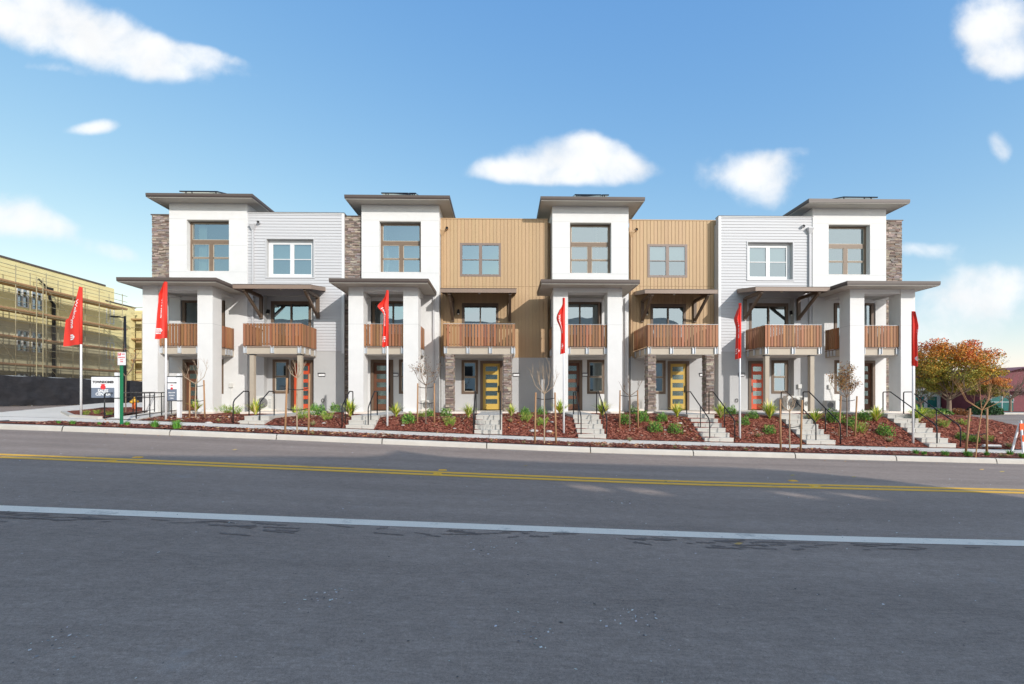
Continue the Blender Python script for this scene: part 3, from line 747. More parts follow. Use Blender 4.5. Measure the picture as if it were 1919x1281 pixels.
# ------------------------------------------------------------------ grey siding houses (recessed niche with door, window and slider)
def siding_house(label,px0,px1,win,niche,slid,door,dwin,bal,awn,posts,brx,lamp,num,doorm,flip,spx,corner):
    x0,x1=px0 if False else sx(px0,YG),sx(px1,YG)
    root=thing('town_house',((x0+x1)/2,YG,PAD),label,'house','houses of the terrace')
    nx0,nx1=sx(niche[0],YG),sx(niche[1],YG); wo=(sx(win[0],YG),sx(win[1],YG),6.22,8.18)
    nich=(nx0,nx1,PAD-.01,5.28)
    m=MB().use('stucco_grey'); m.wall(x0,x1,PAD-.3,Z3,YG,[nich,wo],.30); shell(m,x0,x1,YG,DEPTH,PAD-.3,Z3-.3)
    m.poly([(x0,YG,Z3-.3),(x0,YG,Z3),(x0,YG+.3,Z3),(x0,YG+.3,Z3-.3)]); m.poly([(x1,YG,Z3-.3),(x1,YG,Z3),(x1,YG+.3,Z3),(x1,YG+.3,Z3-.3)]); m.poly([(x0,YG+.3,Z3-.3),(x0,YG+.3,Z3),(x1,YG+.3,Z3),(x1,YG+.3,Z3-.3)])
    sl=(sx(slid[0],YN),sx(slid[1],YN),2.46,5.04); do=(sx(door[0],YN),sx(door[1],YN),PAD-.01,1.96); wi=(sx(dwin[0],YN),sx(dwin[1],YN),.22,2.0)
    m.wall(nx0,nx1,PAD-.3,5.28,YN,[sl,do,wi],.08)
    m.build('wall',root)
    s=MB(); lap_siding(s,x0+(.0 if corner=='r' else .12),x1-(.12 if corner=='r' else 0),2.42,Z3-.02,YG,[(nx0,nx1,PAD,5.28),(wo[0]-.06,wo[1]+.06,wo[2]-.06,wo[3]+.06)])
    s.build('siding',root)
    t=MB().use('trim_white'); e=.10
    cxx=(x1-.12,x1+.012) if corner=='r' else (x0-.012,x0+.12)
    t.box(cxx[0],cxx[1],YG-.03,YG+.002,PAD+2.95,Z3); t.box(x0-.01,x1+.01,YG-.035,YG+.31,Z3,Z3+.035)
    t.build('corner_trim',root)
    c=MB().use('fascia_brown'); c.box(x0-.02,x1+.02,YG-.05,YG+.33,Z3+.036,Z3+.06); c.build('parapet_cap',root)
    # boxed window surround
    f=MB().use('siding_grey')
    for a,b,cc,d in ((wo[0]-.06,wo[0],wo[2]-.06,wo[3]+.06),(wo[1],wo[1]+.06,wo[2]-.06,wo[3]+.06),(wo[0],wo[1],wo[3],wo[3]+.06),(wo[0],wo[1],wo[2]-.06,wo[2])): f.box(a,b,YG-.04,YG-.001,cc,d)
    f.build('window_surround',root)
    w=pair_window(root,wo[0]+.002,wo[1]-.002,wo[2]+.002,wo[3]-.002,YG+.20,'trim_white',.21,.20,blind=True)
    dd=awning(root,sx(awn[0],YC)if awn[2] else sx(awn[0],YC),sx(awn[1],YC),YC,YG-.03,5.40,[sx(b,YG) for b in brx])
    bx0,bx1=sx(bal[0],YC),sx(bal[1],YC)
    balcony(root,bx0,bx1,YC,YG-.03,(True,True),3)
    for p in posts: 
        q=MB().use('post_beige'); a=sx(p[0],YC+.05); q.box(a,a+.20,YC+.06,YC+.26,PAD-.1,2.085); q.use('metal_black'); q.box(a-.02,a+.22,YC+.04,YC+.28,2.04,2.083); q.build('post',root)
    slider(root,sl[0],sl[1],2.48,5.04,YN+.01); front_door(root,do[0],do[1],PAD+.02,1.96,YN,doorm,flip); small_window(root,wi[0],wi[1],.22,2.0,YN+.01)
    wall_lamp(root,sx(lamp[0],YN),PZ(lamp[0],lamp[1],YN),YN)
    number_plate(root,sx(num[0],YG),sx(num[1],YG),PZ(num[0],num[2],YG),YG-.001)
    downspout(root,sx(spx,YG),YG-.02,8.62,PAD,'siding_grey'); scupper(root,sx(spx+(-13 if flip else 11),YG),9.0,YG-.015,'siding_grey')
    hose_tap(root,sx(num[0]+(8 if not flip else -4),YG),PZ(num[0],750,YG),YG)
    return root
g1=siding_house('grey lap-sided house on the left with an orange-red door behind beige posts',463.7,645,(500,588),(495,588),(508,583),(545.5,586.5),(511,541.5),(455,565),(436,583,1),((467.5,),(557,)),(491,597),(504,585),(597.5,609,702),'door_red',False,475.5,'r')
g2=siding_house('grey lap-sided house on the right with an orange-red door and brown-framed window',1346.5,1523,(1401,1485),(1398,1488),(1404,1477),(1402.5,1438.5),(1445.5,1477),(1433,1540.5),(1416,1555.5,1),((1434.5,),(1519,)),(1394.5,1494.5),(1481.4,587),(1384,1394,702),'door_red',True,1515.5,'l')
meter_box(g1,sx(489,YN),PZ(489,724,YN),YN,0); meter_box(t1,sx(434,YB),PZ(434,722,YB),YB,PAD)
pm=MB().use('sign_white'); pm.box(sx(1452,YN),sx(1456,YN),YN+.055,YN+.06,1.25,1.86); pm.use('flag_red'); pm.box(sx(1457.5,YN),sx(1465,YN),YN+.055,YN+.06,1.22,1.88); pm.build('window_poster',g2)
meter_box(g2,sx(1497,YG),PZ(1497,724,YG),YG-.02,-.3); meter_box(t4,sx(1554,YB),PZ(1554,725,YB),YB,PAD,.3)

# ------------------------------------------------------------------ tan boarded houses
def tan_house(label,px0,px1,win,slid,door,dwin,bal,awn,piers,brx,lamp,num,rnd,tint,recess,spx):
    x0,x1=sx(px0,YT),sx(px1,YT); r2=random.Random(rnd)
    root=thing('town_house',((x0+x1)/2,YT,PAD),label,'house','houses of the terrace')
    wo=(sx(win[0],YT),sx(win[1],YT),6.48,8.16); sl=(sx(slid[0],YT),sx(slid[1],YT),2.46,5.02); do=(sx(door[0],YT),sx(door[1],YT),PAD-.01,1.96); wi=(sx(dwin[0],YT),sx(dwin[1],YT),.20,2.0)
    xr=sx(recess,YT) if recess else x1
    m=MB().use('stucco_grey'); m.wall(x0,x1,PAD-.3,2.13,YT-.02,[do,wi],.10)
    m.use('trim_tan'); m.wall(x0,xr,2.13,Z3,YT,[wo,(sl[0],sl[1],2.13,5.02)],.10); shell(m,x0,x1,YT+.4,DEPTH,PAD-.3,Z3-.25)
    m.poly([(x0,YT-.02,2.13),(x1,YT-.02,2.13),(x1,YT+.02,2.13),(x0,YT+.02,2.13)])
    if recess: m.poly([(xr,YT,2.13),(xr,YT+.45,2.13),(xr,YT+.45,Z3),(xr,YT,Z3)]); m.wall(xr,x1,2.13,Z3-.02,YT+.45)
    m.build('wall',root)
    b=MB(); tan_boards(b,x0,xr,2.13,Z3-.03,YT,[wo,(sl[0],sl[1],2.13,5.02)],r2,tint,PZ((px0+px1)/2,536.5,YT)); b.build('siding',root)
    c=MB().use('trim_tan'); c.box(x0-.01,xr+.01,YT-.04,YT+.35,Z3-.03,Z3+.02); c.box(xr-.05,xr+.004,YT-.025,YT-.0145,2.13,Z3-.031); c.build('parapet_cap',root)
    pair_window(root,wo[0]-.05,wo[1]+.05,wo[2]-.05,wo[3]+.05,YT-.03,'trim_taupe',.12,.17,blind=px0>1000)
    awning(root,sx(awn[0],22.35),sx(awn[1],22.35),22.35,YT-.016,5.36,[sx(q,YT) for q in brx])
    bx0,bx1=sx(bal[0],YC),sx(bal[1],YC); balcony(root,bx0,bx1,YC,YT-.017,(True,True),4)
    for pa in piers:
        a=sx(pa,YC+.06); s=MB(); stone_block(s,a,a+.38,YC+.08,YC+.46,PAD-.12,2.083,r2,'lr'); s.build('stone_pier',root)
    slider(root,sl[0],sl[1],2.48,5.02,YT-.0); front_door(root,do[0],do[1],PAD+.02,1.96,YT-.02,'door_yellow',False); small_window(root,wi[0],wi[1],.20,2.0,YT-.01)
    wall_lamp(root,sx(lamp[0],YT),PZ(lamp[0],lamp[1],YT),YT-.015)
    number_plate(root,sx(num[0],YT),sx(num[1],YT),PZ(num[0],num[2],YT),YT-.021)
    downspout(root,sx(spx,YT),YT-.015,8.55,2.2,'trim_tan'); downspout(root,sx(spx,YT),YT-.02,2.2,PAD,'stucco_grey',False); scupper(root,sx(spx+9,YT),8.95,YT-.012,'trim_tan')
    return root
n1=tan_house('tan vertically boarded house with a yellow door between two stone piers, left of the middle',823.5,1034,(864,937),(866,934),(900,942),(865,896),(831,965),(825,968),(835,943.5),(849,955),(859.4,585),(962,973,702),21,1.0,1026,829)
n2=tan_house('tan vertically boarded house with a yellow door, right of the middle and beside grey siding',1179,1345.6,(1215,1286),(1219,1285),(1251,1291),(1217,1247),(1213,1346),(1208.4,1345),(1214,1323.5),(1203,1301),(1211,586),(1311,1322,702),22,1.0,1342.5,1182.5)

# porch slabs and walks to each door (concrete)
def slab(x0,x1,y0,y1,z1,z0=-1.2): 
    m=MB().use('concrete'); m.box(x0,x1,y0,y1,z0,z1); return m
porch=MB().use('concrete')
for (a,b,yb) in ((267-6,405,YB),(653-6,792,YB),(1028,1168,YB),(1590,1722,YB)): porch.box(sx(a,YC),sx(b,YC),YC-.14,yb-.01,-1.4,PAD-.003)
for (a,b,yb) in ((452,592,YN),(1404,1545,YN),(829,968,YT-.03),(1212,1348,YT-.03)): porch.box(sx(a,YC),sx(b,YC),YC-.10,yb-.01,-1.4,PAD-.004)
struct(porch,'porch_floor')

# ------------------------------------------------------------------ stairs and handrails
def stairs(pxl,pxr,label,ywalk=21.8,railpx=None):
    xl,xr=sx(pxl,16.3),sx(pxr,16.3); xc=(xl+xr)/2; zb=ZK+GR(xc)+.0; drop=PAD-zb; n=max(2,round(drop/.165)); rise=drop/n; run=.30
    m=MB().use('steps_concrete'); y0=Y_SW+.03
    rr=random.Random(int(pxl))
    for i in range(n):
        m.box(xl,xr,y0+i*run,y0+(i+1)*run if i<n-1 else ywalk,zb-.3,zb+rise*(i+1))
        if i<n: m.use('concrete_kerb'); m.box(xl-.003,xr+.003,y0+i*run-.012,y0+i*run+.03,zb+rise*(i+1)-.03,zb+rise*(i+1)+.003); m.use('tar'); q=xl+(xr-xl)*rr.uniform(.25,.75); m.box(q,q+.012,y0+i*run-.004,y0+i*run+.01,zb+rise*i+.02,zb+rise*(i+1)-.035); m.use('steps_concrete')  # thin tar-dark line on each riser stands in for a cast shadow
    m.origin=Vector((xc,y0,zb)); o=m.build('front_steps'); tag(o,label,'steps','flights of front steps')
    return xl,xr,n,y0,y0+(n-1)*run,zb
def handrail(x,y0,y1,zb,label):
    root=thing('handrail',(x,y0,zb),label,'handrail','handrails of the front steps')
    h=.90; m=MB().use('metal_black'); yb=y0-.0; yt=y1+.62; r=.021
    zc=PAD
    top=[(x,yt,zc+h),(x,y1+.25,zc+h),(x,yb+.10,zb+h-.08+.05),(x,yb,zb+h-.10)]
    m.tube([(x,yt,zc-.05),(x,yt,zc+h-.03),(x,yt-.03,zc+h)]+top[1:3]+[(x,yb+.02,zb+h-.12),(x,yb,zb+h-.20),(x,yb,zb-.1)],r,8); m.build('rail',root,True)
    if y1-y0>.5:
        ym=(y0+y1)/2+.05; f=(ym-(yb+.10))/(y1+.25-yb-.10); zr=zb+h-.03+(zc+h-(zb+h-.03))*f
        p=MB().use('metal_black'); p.tube([(x,ym,zr),(x,ym,zr-.98)],.018,8); p.build('post',root,True)
STEPS=[(449,495,'low concrete steps leading to the orange-red door on the left, next to the ramp',(437,487),'left grey house'),
    (648,700,'concrete steps leading to the brown door under the second white tower from left',(641,690),'second white tower from left'),
    (889,941,'straight concrete steps leading up to the left yellow door',(887.5,937.5),'left yellow door'),
    (1084,1136,'concrete steps leading to the brown door of the third white tower from left',(1089,1137),'third white tower from left'),
    (1321,1375,'concrete steps leading up to the right yellow door',(1330,1377),'right yellow door'),
    (1512,1566,'concrete steps leading to the orange-red door on the right',(1529,1575),'right grey house'),
    (1742,1792,'tallest flight of concrete steps, farthest right, leading to the last white tower',(1756,1800),'rightmost white tower')]
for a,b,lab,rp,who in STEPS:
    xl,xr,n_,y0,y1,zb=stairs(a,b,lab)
    for k,p in enumerate(rp):
        handrail(sx(p,16.36),16.36,max(y1,16.75),ZK+GR(sx(p,16.36)),'black handrail on the %s side of the steps to the %s'%(('left','right')[k],who))
# link walks from steps to porches
m=MB().use('concrete')
for a,b in ((457,560),(657,760),(1071,1160),(1440,1530),(1640,1700)):
    pass
# ramp to the left tower
A0,A1=(-14.05,16.32),(-16.45,21.8); B0,B1=(-12.95,16.32),(-15.25,21.8)
m=MB().use('concrete'); zA=-.735
m.poly([(A0[0],A0[1],zA),(B0[0],B0[1],zA-.03),(B1[0],B1[1],PAD-.002),(A1[0],A1[1],PAD-.002)])
m.poly([(B0[0],B0[1],zA-.03),(B0[0],B0[1],-1.3),(B1[0],B1[1],-1.3),(B1[0],B1[1],PAD-.002)]); m.poly([(A0[0],A0[1],zA),(A1[0],A1[1],PAD-.002),(A1[0],A1[1],-1.3),(A0[0],A0[1],-1.3)])
struct(m,'ramp')
def ramp_rail(p0,p1,label,n=4,ext=0):
    z0,z1=zA,PAD; root=thing('ramp_railing',(p0[0],p0[1],z0),label,'railing','railings of the ramp')
    L=lambda t,h:(p0[0]+(p1[0]-p0[0])*t,p0[1]+(p1[1]-p0[1])*t,z0+(z1-z0)*t+h)
    m=MB().use('metal_black'); m.tube([L(0,.0),L(0,.86),L(.02,.9),L(1,.92)],.02,8); m.tube([L(0,.10),L(1,.10)],.016,8); m.build('rail',root,True)
    m=MB().use('metal_black'); m.tube([L(-.03,.72),L(1,.76)],.016,8); m.build('grab_rail',root,True)
    for i in range(1,n+1):
        q=MB().use('metal_black'); q.tube([L(i/n,-.05),L(i/n,.9)],.018,8); q.build('post',root)
ramp_rail(A0,A1,'black railing along the left edge of the concrete ramp, beside the sales sign'); ramp_rail(B0,B1,'black railing along the right edge of the ramp, in front of the leftmost tower')

# ------------------------------------------------------------------ flags
def flag(px,pybase,D,ztop,label,mode,w=.55,sgn=-1,seed=1):
    x=PX(px,D); y=D; zb=PZ(px,pybase,D)
    root=thing('flag_pole',(x,y,zb),label,'flag','red feather flags on white poles')
    m=MB().use('pole_white'); m.tube([(x,y,zb-.1),(x,y,ztop-.02)],[.038,.030],10); m.build('pole',root,True)
    rn=random.Random(seed); H=2.02 if mode!='open' else 2.15; zt=ztop
    NU,NV=18,40
    def surf(u,v,off=0):     # u 0 at pole .. 1 at fly edge ; v 0 top .. 1 bottom
        if mode=='open':
            W=.86*min(1,.10+1.35*v) if v<.55 else .86-.03*math.sin(v*5); a=.18
            yy=.05*math.sin(u*7+v*3)*u
            return Vector((x+sgn*W*u*.95, y+W*u*.25+yy+off, zt-H*v+ (.10*u*(1-v)-.06*u)))
        if mode=='hang1':
            W=.11+.12*max(0,math.sin((v-.02)*3.1))*(1-v)+.30*max(0,v-.35)
            if v<.2: W*=v/.2
        elif mode=='fold':
            W=.10+.24*math.exp(-((v-.27)/.09)**2)+.13*max(0,v-.45)
            if v<.15: W*=v/.15
        elif mode=='fold2':
            W=.10+.17*math.exp(-((v-.34)/.15)**2)+.08*max(0,v-.6)
            if v<.2: W*=v/.2
        else:
            W=.10+.09*math.exp(-((v-.27)/.10)**2)+.07*v
            if v<.12: W*=v/.12
        f=.075*math.sin(u*9+seed)*u**.5; 
        return Vector((x+sgn*(W*u) , y-.05+f+off, zt-H*v-.05*u))
    c=MB().use('flag_red')
    vs=[[surf(i/NU,j/NV) for i in range(NU+1)] for j in range(NV+1)]
    b=len(c.v); 
    for r_ in vs: c.v+= [tuple(p) for p in r_]
    for j in range(NV):
        for i in range(NU): a=b+j*(NU+1)+i; c.face((a,a+1,a+NU+2,a+NU+1))
    c.tube([(x,y-.002,zt),(x,y-.002,zt-H)],.046,10)
    fl=c.build('flag',root,True)
    t=MB().use('ink_white')
    # white lettering reading downwards, then the house-shaped mark
    L=1.05
    cu=.50 if mode=='open' else .62
    def fn(a,bb): # a along text, bb up
        v=.46+ (a)/H; u=cu - bb/(.9 if mode=='open' else .36); u=min(max(u,.02),.99)
        return surf(u,v,-.012)
    put_text(t,'Welcome',.27 if mode=='open' else .17,fn,.003,1.0)
    t.build('lettering',fl); t=MB().use('ink_white')
    def mk(a,bb):
        v=.86+a/H; u=min(max(cu - bb/(.9 if mode=='open' else .36),.02),.99); return surf(u,v,-.012)
    for q in ([(-.10,-.12),(-.05,-.12),(-.05,.08),(-.10,.05)],[(-.025,-.12),(.02,-.12),(.02,.11),(-.025,.09)],[(.05,-.12),(.10,-.12),(.10,.05),(.05,.08)],[(-.10,.05),(.10,.05),(0,.15)]):
        pts=[]
        k=len(q)
        for i in range(k):
            a,b2=q[i],q[(i+1)%k]
            for s_ in range(3): pts.append(mk(a[0]+(b2[0]-a[0])*s_/3,a[1]+(b2[1]-a[1])*s_/3))
        t.poly(pts)
    t.build('emblem',fl)
    return root
def ftop(px,py,D): return PZ(px,py,D)
flag(152,775,17.5,ftop(152,538,17.5),'wide open red flag on a white pole at the far left, before the scaffolding','open',seed=1)
flag(311,789,16.6,ftop(311,528,16.6),'red flag before the left column of the leftmost white tower','hang1',seed=2)
flag(726,807,16.6,ftop(726,544,16.6),'red flag with a pointed fold before the porch of the second white tower from left','fold',seed=3)
flag(1056.5,819,16.6,ftop(1056.5,558,16.6),'red flag with a sagging fold before the third white tower from left','fold2',seed=4)
flag(1386.5,829,16.6,ftop(1386.5,568,16.6),'limp red flag before the right grey sided house','limp',seed=5)
flag(1711,837,16.6,ftop(1711,583,16.6),'limp red flag at the corner of the rightmost white tower, beside the autumn tree','limp',sgn=.9,seed=6)

# ------------------------------------------------------------------ signs
def hang_sign(pxp0,pxp1,pyt,pyb,D,p0,p1,q0,q1,label,lines,arm=True):
    xa,xb=PX(pxp0,D),PX(pxp1,D); zt,zb=PZ(pxp0,pyt,D),PZ(pxp0,pyb,D)
    root=thing('sales_sign',((xa+xb)/2,D,zb),label,'sign')
    m=MB().use('pole_white'); m.box(xa,xb,D-.06,D+.06,zb-.1,zt); m.build('post',root)
    sa,sb=PX(p0,D),PX(p1,D); za,zc=PZ(p0,q1,D),PZ(p0,q0,D)
    a=MB().use('metal_black'); a.box(sa-.02,xa-.001,D-.02,D+.02,zc,zc+.03); a.box(xa-.012,xb+.012,D-.075,D+.075,zc-.0,zc+.035); a.box(xa-.012,xb+.012,D-.075,D+.075,za-.03,za); a.box(sa,xa-.001,D-.012,D+.012,za-.03,za-.002); a.build('bracket',root)
    p=MB().use('sign_white'); zm=za+(zc-za)*.48; p.box(sa,sb,D-.02,D+.02,zm,zc-.001); p.use('sign_slate'); p.box(sa,sb,D-.0201,D+.0201,za,zm); pn=p.build('panel',root)
    t=MB(); W=sb-sa; H=zc-za; xm=(sa+sb)/2; y=D-.026
    t.use('ink_black'); put_text(t,lines[0],W*.135,lambda a_,b_:(xm+a_,y,zc-H*.25+b_),W*.008)
    t.use('ink_red'); r=W*.11
    t.poly([(xm+r*math.cos(k*math.pi/8),y-.001,zm+H*.03+r*math.sin(k*math.pi/8)) for k in range(16)])
    t.box(xm-r*.9,xm+r*.9,y-.0025,y-.0005,zm+H*.15,zm+H*.18)
    t.use('ink_white')
    for k,l in enumerate(lines[1:]): put_text(t,l,(W*.17 if len(lines)<4 else W*.13),lambda a_,b_,k=k:(xm+a_,y-.002,zm-H*(.15+(.16 if len(lines)<4 else .12)*k)+b_),W*.006)
    t.build('lettering',pn)
hang_sign(217,223,698,778,17.0,172,216.5,706,745,'square white and slate sign hung on a white post at the left corner, SALES CENTER',('TOWNHOMES','SALES','CENTER'))
hang_sign(333.5,339,700,781,17.3,312.5,333,706,750,'narrow white and slate sign on a white post behind the second flag',('TOWNHOMES','WELCOME','MODELS','OPEN'))
def parking_sign():
    D=14.3; x=PX(228.5,D); zb=PZ(228.5,795,D); zt=PZ(228.5,660,D)
    root=thing('parking_sign',(x,D,zb),'white and red no-parking sign on a green post in the mulch strip','sign')
    m=MB().use('green_paint'); m.box(x-.035,x+.035,D-.012,D+.012,zb-.2,zt-.1); m.box(x-.037,x-.022,D-.035,D-.012,zb-.2,zt-.1); m.box(x+.022,x+.037,D-.035,D-.012,zb-.2,zt-.1); m.build('post',root)
    p=MB().use('sign_white'); xa,xb=PX(223,D),PX(238,D); za=PZ(228,684,D); p.box(xa,xb,D-.05,D-.042,za,zt); pn=p.build('panel',root)
    t=MB().use('ink_red'); w=xb-xa; y=D-.053; t.box(xa+w*.05,xa+w*.40,y,y+.002,zt-w*.42,zt-w*.07); xm=(xa+xb)/2
    put_text(t,'PARKING',w*.20,lambda a,b:(xm+a,y,zt-w*.66+b),.002); put_text(t,'ANY',w*.18,lambda a,b:(xm+a,y,zt-w*.95+b),.002); put_text(t,'TIME',w*.18,lambda a,b:(xm+a,y,zt-w*1.2+b),.002)
    put_text(t,'NO',w*.24,lambda a,b:(xm+w*.2+a,y,zt-w*.25+b),.002)
    t.use('ink_white'); put_text(t,'P',w*.36,lambda a,b:(xa+w*.225+a,y-.002,zt-w*.245+b),.002); t.build('lettering',pn)
parking_sign()


mat('bark_orange', (.50,.27,.13), .85, .2, 20)
ELEV,AZ=23.5,35.0
# ------------------------------------------------------------------ plants
def leaf_quad(m, c, d, up, L, W):
    d=Vector(d).normalized(); s=d.cross(Vector(up)); 
    if s.length<1e-3: s=d.orthogonal()
    s.normalize(); c=Vector(c)
    m.poly([c-d*L*.5, c+s*W*.5, c+d*L*.5, c-s*W*.5])
def shrub_mesh(kind, seed):
    r=random.Random(seed); m=MB()
    if kind=='round':
        for i in range(620):
            while True:
                p=Vector((r.uniform(-1,1),r.uniform(-1,1),r.uniform(-.1,1)))
                if .35<p.length<1: break
            k=1+.25*math.sin(p.x*5+seed)*math.cos(p.y*4+seed*2)
            q=Vector((p.x*.30*k,p.y*.30*k,p.z*.42*k+.03)); d=(q+Vector((r.uniform(-.3,.3),r.uniform(-.3,.3),.25))).normalized()
            base=r.choice(((.09,.26,.03),(.15,.36,.045),(.04,.12,.025),(.30,.46,.08)))
            m.use('leaf',vary(base,.25,r)); leaf_quad(m,q,d,(r.uniform(-1,1),r.uniform(-1,1),r.uniform(-1,1)),r.uniform(.05,.085),r.uniform(.022,.035))
        for i in range(9):
            a=r.uniform(0,6.3); m.use('leaf',(.12,.08,.04)); m.tube([(0,0,-.03),(.1*math.cos(a),.1*math.sin(a),.15),(.2*math.cos(a),.2*math.sin(a),.3)],.006,4)
    elif kind=='loose':
        for i in range(380):
            a=r.uniform(0,6.28); h=r.random(); rad=.34*math.sqrt(r.random())*(.5+.5*h)
            q=Vector((rad*math.cos(a),rad*math.sin(a),.03+h*.30+.07*math.sin(a*3)))
            m.use('leaf',vary(r.choice(((.20,.38,.04),(.36,.50,.07),(.10,.22,.03),(.46,.46,.10))),.25,r)); leaf_quad(m,q,(math.cos(a)*.6,math.sin(a)*.6,1),(r.uniform(-1,1),r.uniform(-1,1),.3),r.uniform(.09,.15),.014)
    elif kind=='spiky':
        for i in range(110):
            a=r.uniform(0,6.28); L=r.uniform(.45,.80); t=r.uniform(.15,1.05); w=r.uniform(.017,.030)
            col=vary(r.choice(((.64,.70,.06),(.80,.78,.14),(.34,.48,.05),(.85,.78,.38),(.20,.34,.04))),.2,r)
            m.use('leaf',col); pts=[]; 
            for j in range(6):
                f=j/5; rr=t*L*f*(.6+.5*f)*.75; z=L*f*(1-.45*t*f); pts.append(Vector((rr*math.cos(a),rr*math.sin(a),z)))
            s=Vector((-math.sin(a),math.cos(a),0)); tw=s*math.cos(.5)+Vector((0,0,.3))
            n=len(m.v)
            for j,p in enumerate(pts):
                ww=w*(1-(j/5)**2*.95); m.v+= [tuple(p-s*ww),tuple(p+s*ww)]
            for j in range(5): m.face((n+2*j,n+2*j+1,n+2*j+3,n+2*j+2))
    elif kind=='grass':
        for i in range(120):
            a=r.uniform(0,6.28); r0=r.random()*.10; L=r.uniform(.14,.28); t=r.uniform(.1,.7)
            m.use('leaf',vary(r.choice(((.10,.30,.03),(.16,.40,.05),(.07,.20,.03))),.2,r)); s=Vector((-math.sin(a),math.cos(a),0))*.006
            b=Vector((r0*math.cos(a),r0*math.sin(a),0)); c=b+Vector((t*L*.4*math.cos(a),t*L*.4*math.sin(a),L*.6)); e=b+Vector((t*L*math.cos(a),t*L*math.sin(a),L*(1-.2*t)))
            m.poly([b-s,b+s,c+s,c-s]); m.poly([c-s,c+s,e])
    elif kind=='dry':
        for i in range(110):
            a=r.uniform(0,6.28); L=r.uniform(.10,.22); t=r.uniform(.3,1); s=Vector((-math.sin(a),math.cos(a),0))*.006; b=Vector((0,0,0)); 
            m.use('leaf',vary(r.choice(((.42,.33,.16),(.30,.30,.10),(.50,.42,.26),(.2,.24,.08))),.2,r)); e=b+Vector((t*L*math.cos(a),t*L*math.sin(a),L*(1-.4*t))); m.poly([b-s,b+s,e])
    m.origin=Vector((0,0,0)); return m
PROTO={}
for kind,nm in (('round','green_shrub'),('loose','low_shrub'),('spiky','flax_plant'),('grass','grass_tuft'),('dry','dry_tuft')):
    PROTO[kind]=[]
    for s_ in range(3):
        o=shrub_mesh(kind,s_*11+3).build(nm); PROTO[kind].append((o,nm))
HGT={'round':.46,'loose':.42,'spiky':.68,'grass':.24,'dry':.17}
USED=set()
def plant(kind,px,py,hpx,label,group,at=None):
    i=random.randrange(3); src,nm=PROTO[kind][i]
    x,y,z=at or HIT(px,py)
    if not at and y<Y_ST: y=min(max(y,Y_KB+.16),Y_ST-.15); x=PX(px,y); z=strip_z(x,y)
    if src.name in USED: o=src.copy(); COL.objects.link(o)
    else: o=src; USED.add(src.name)
    zc=y*CT+x*ST; h=hpx*zc/FPX; s_=h/HGT[kind]*{'spiky':1.3,'round':1.05,'loose':1.1}.get(kind,1.0)*random.uniform(.88,1.12)
    o.location=(x,y,z-.01); o.scale=(s_*random.uniform(.95,1.1),s_,s_); o.rotation_euler=(0,0,random.uniform(0,6.28))
    tag(o,label,'plant' if kind!='grass' and kind!='dry' else 'grass',group); return o
GS='green shrubs in the planting beds'; GF='spiky flax plants in the planting beds'; GG='grass tufts in the mulch strip'
bedA='in the bed beside the ramp'; bedB='in the bed before the left orange-red door'; bedC='in the bed before the second tower'
bedD='right of the left yellow-door steps'; bedE='before the right tan house'; bedF='in the bed before the right orange-red door'; bedG='in the bed left of the tallest steps'; bedH='in the bed right of the tallest steps'
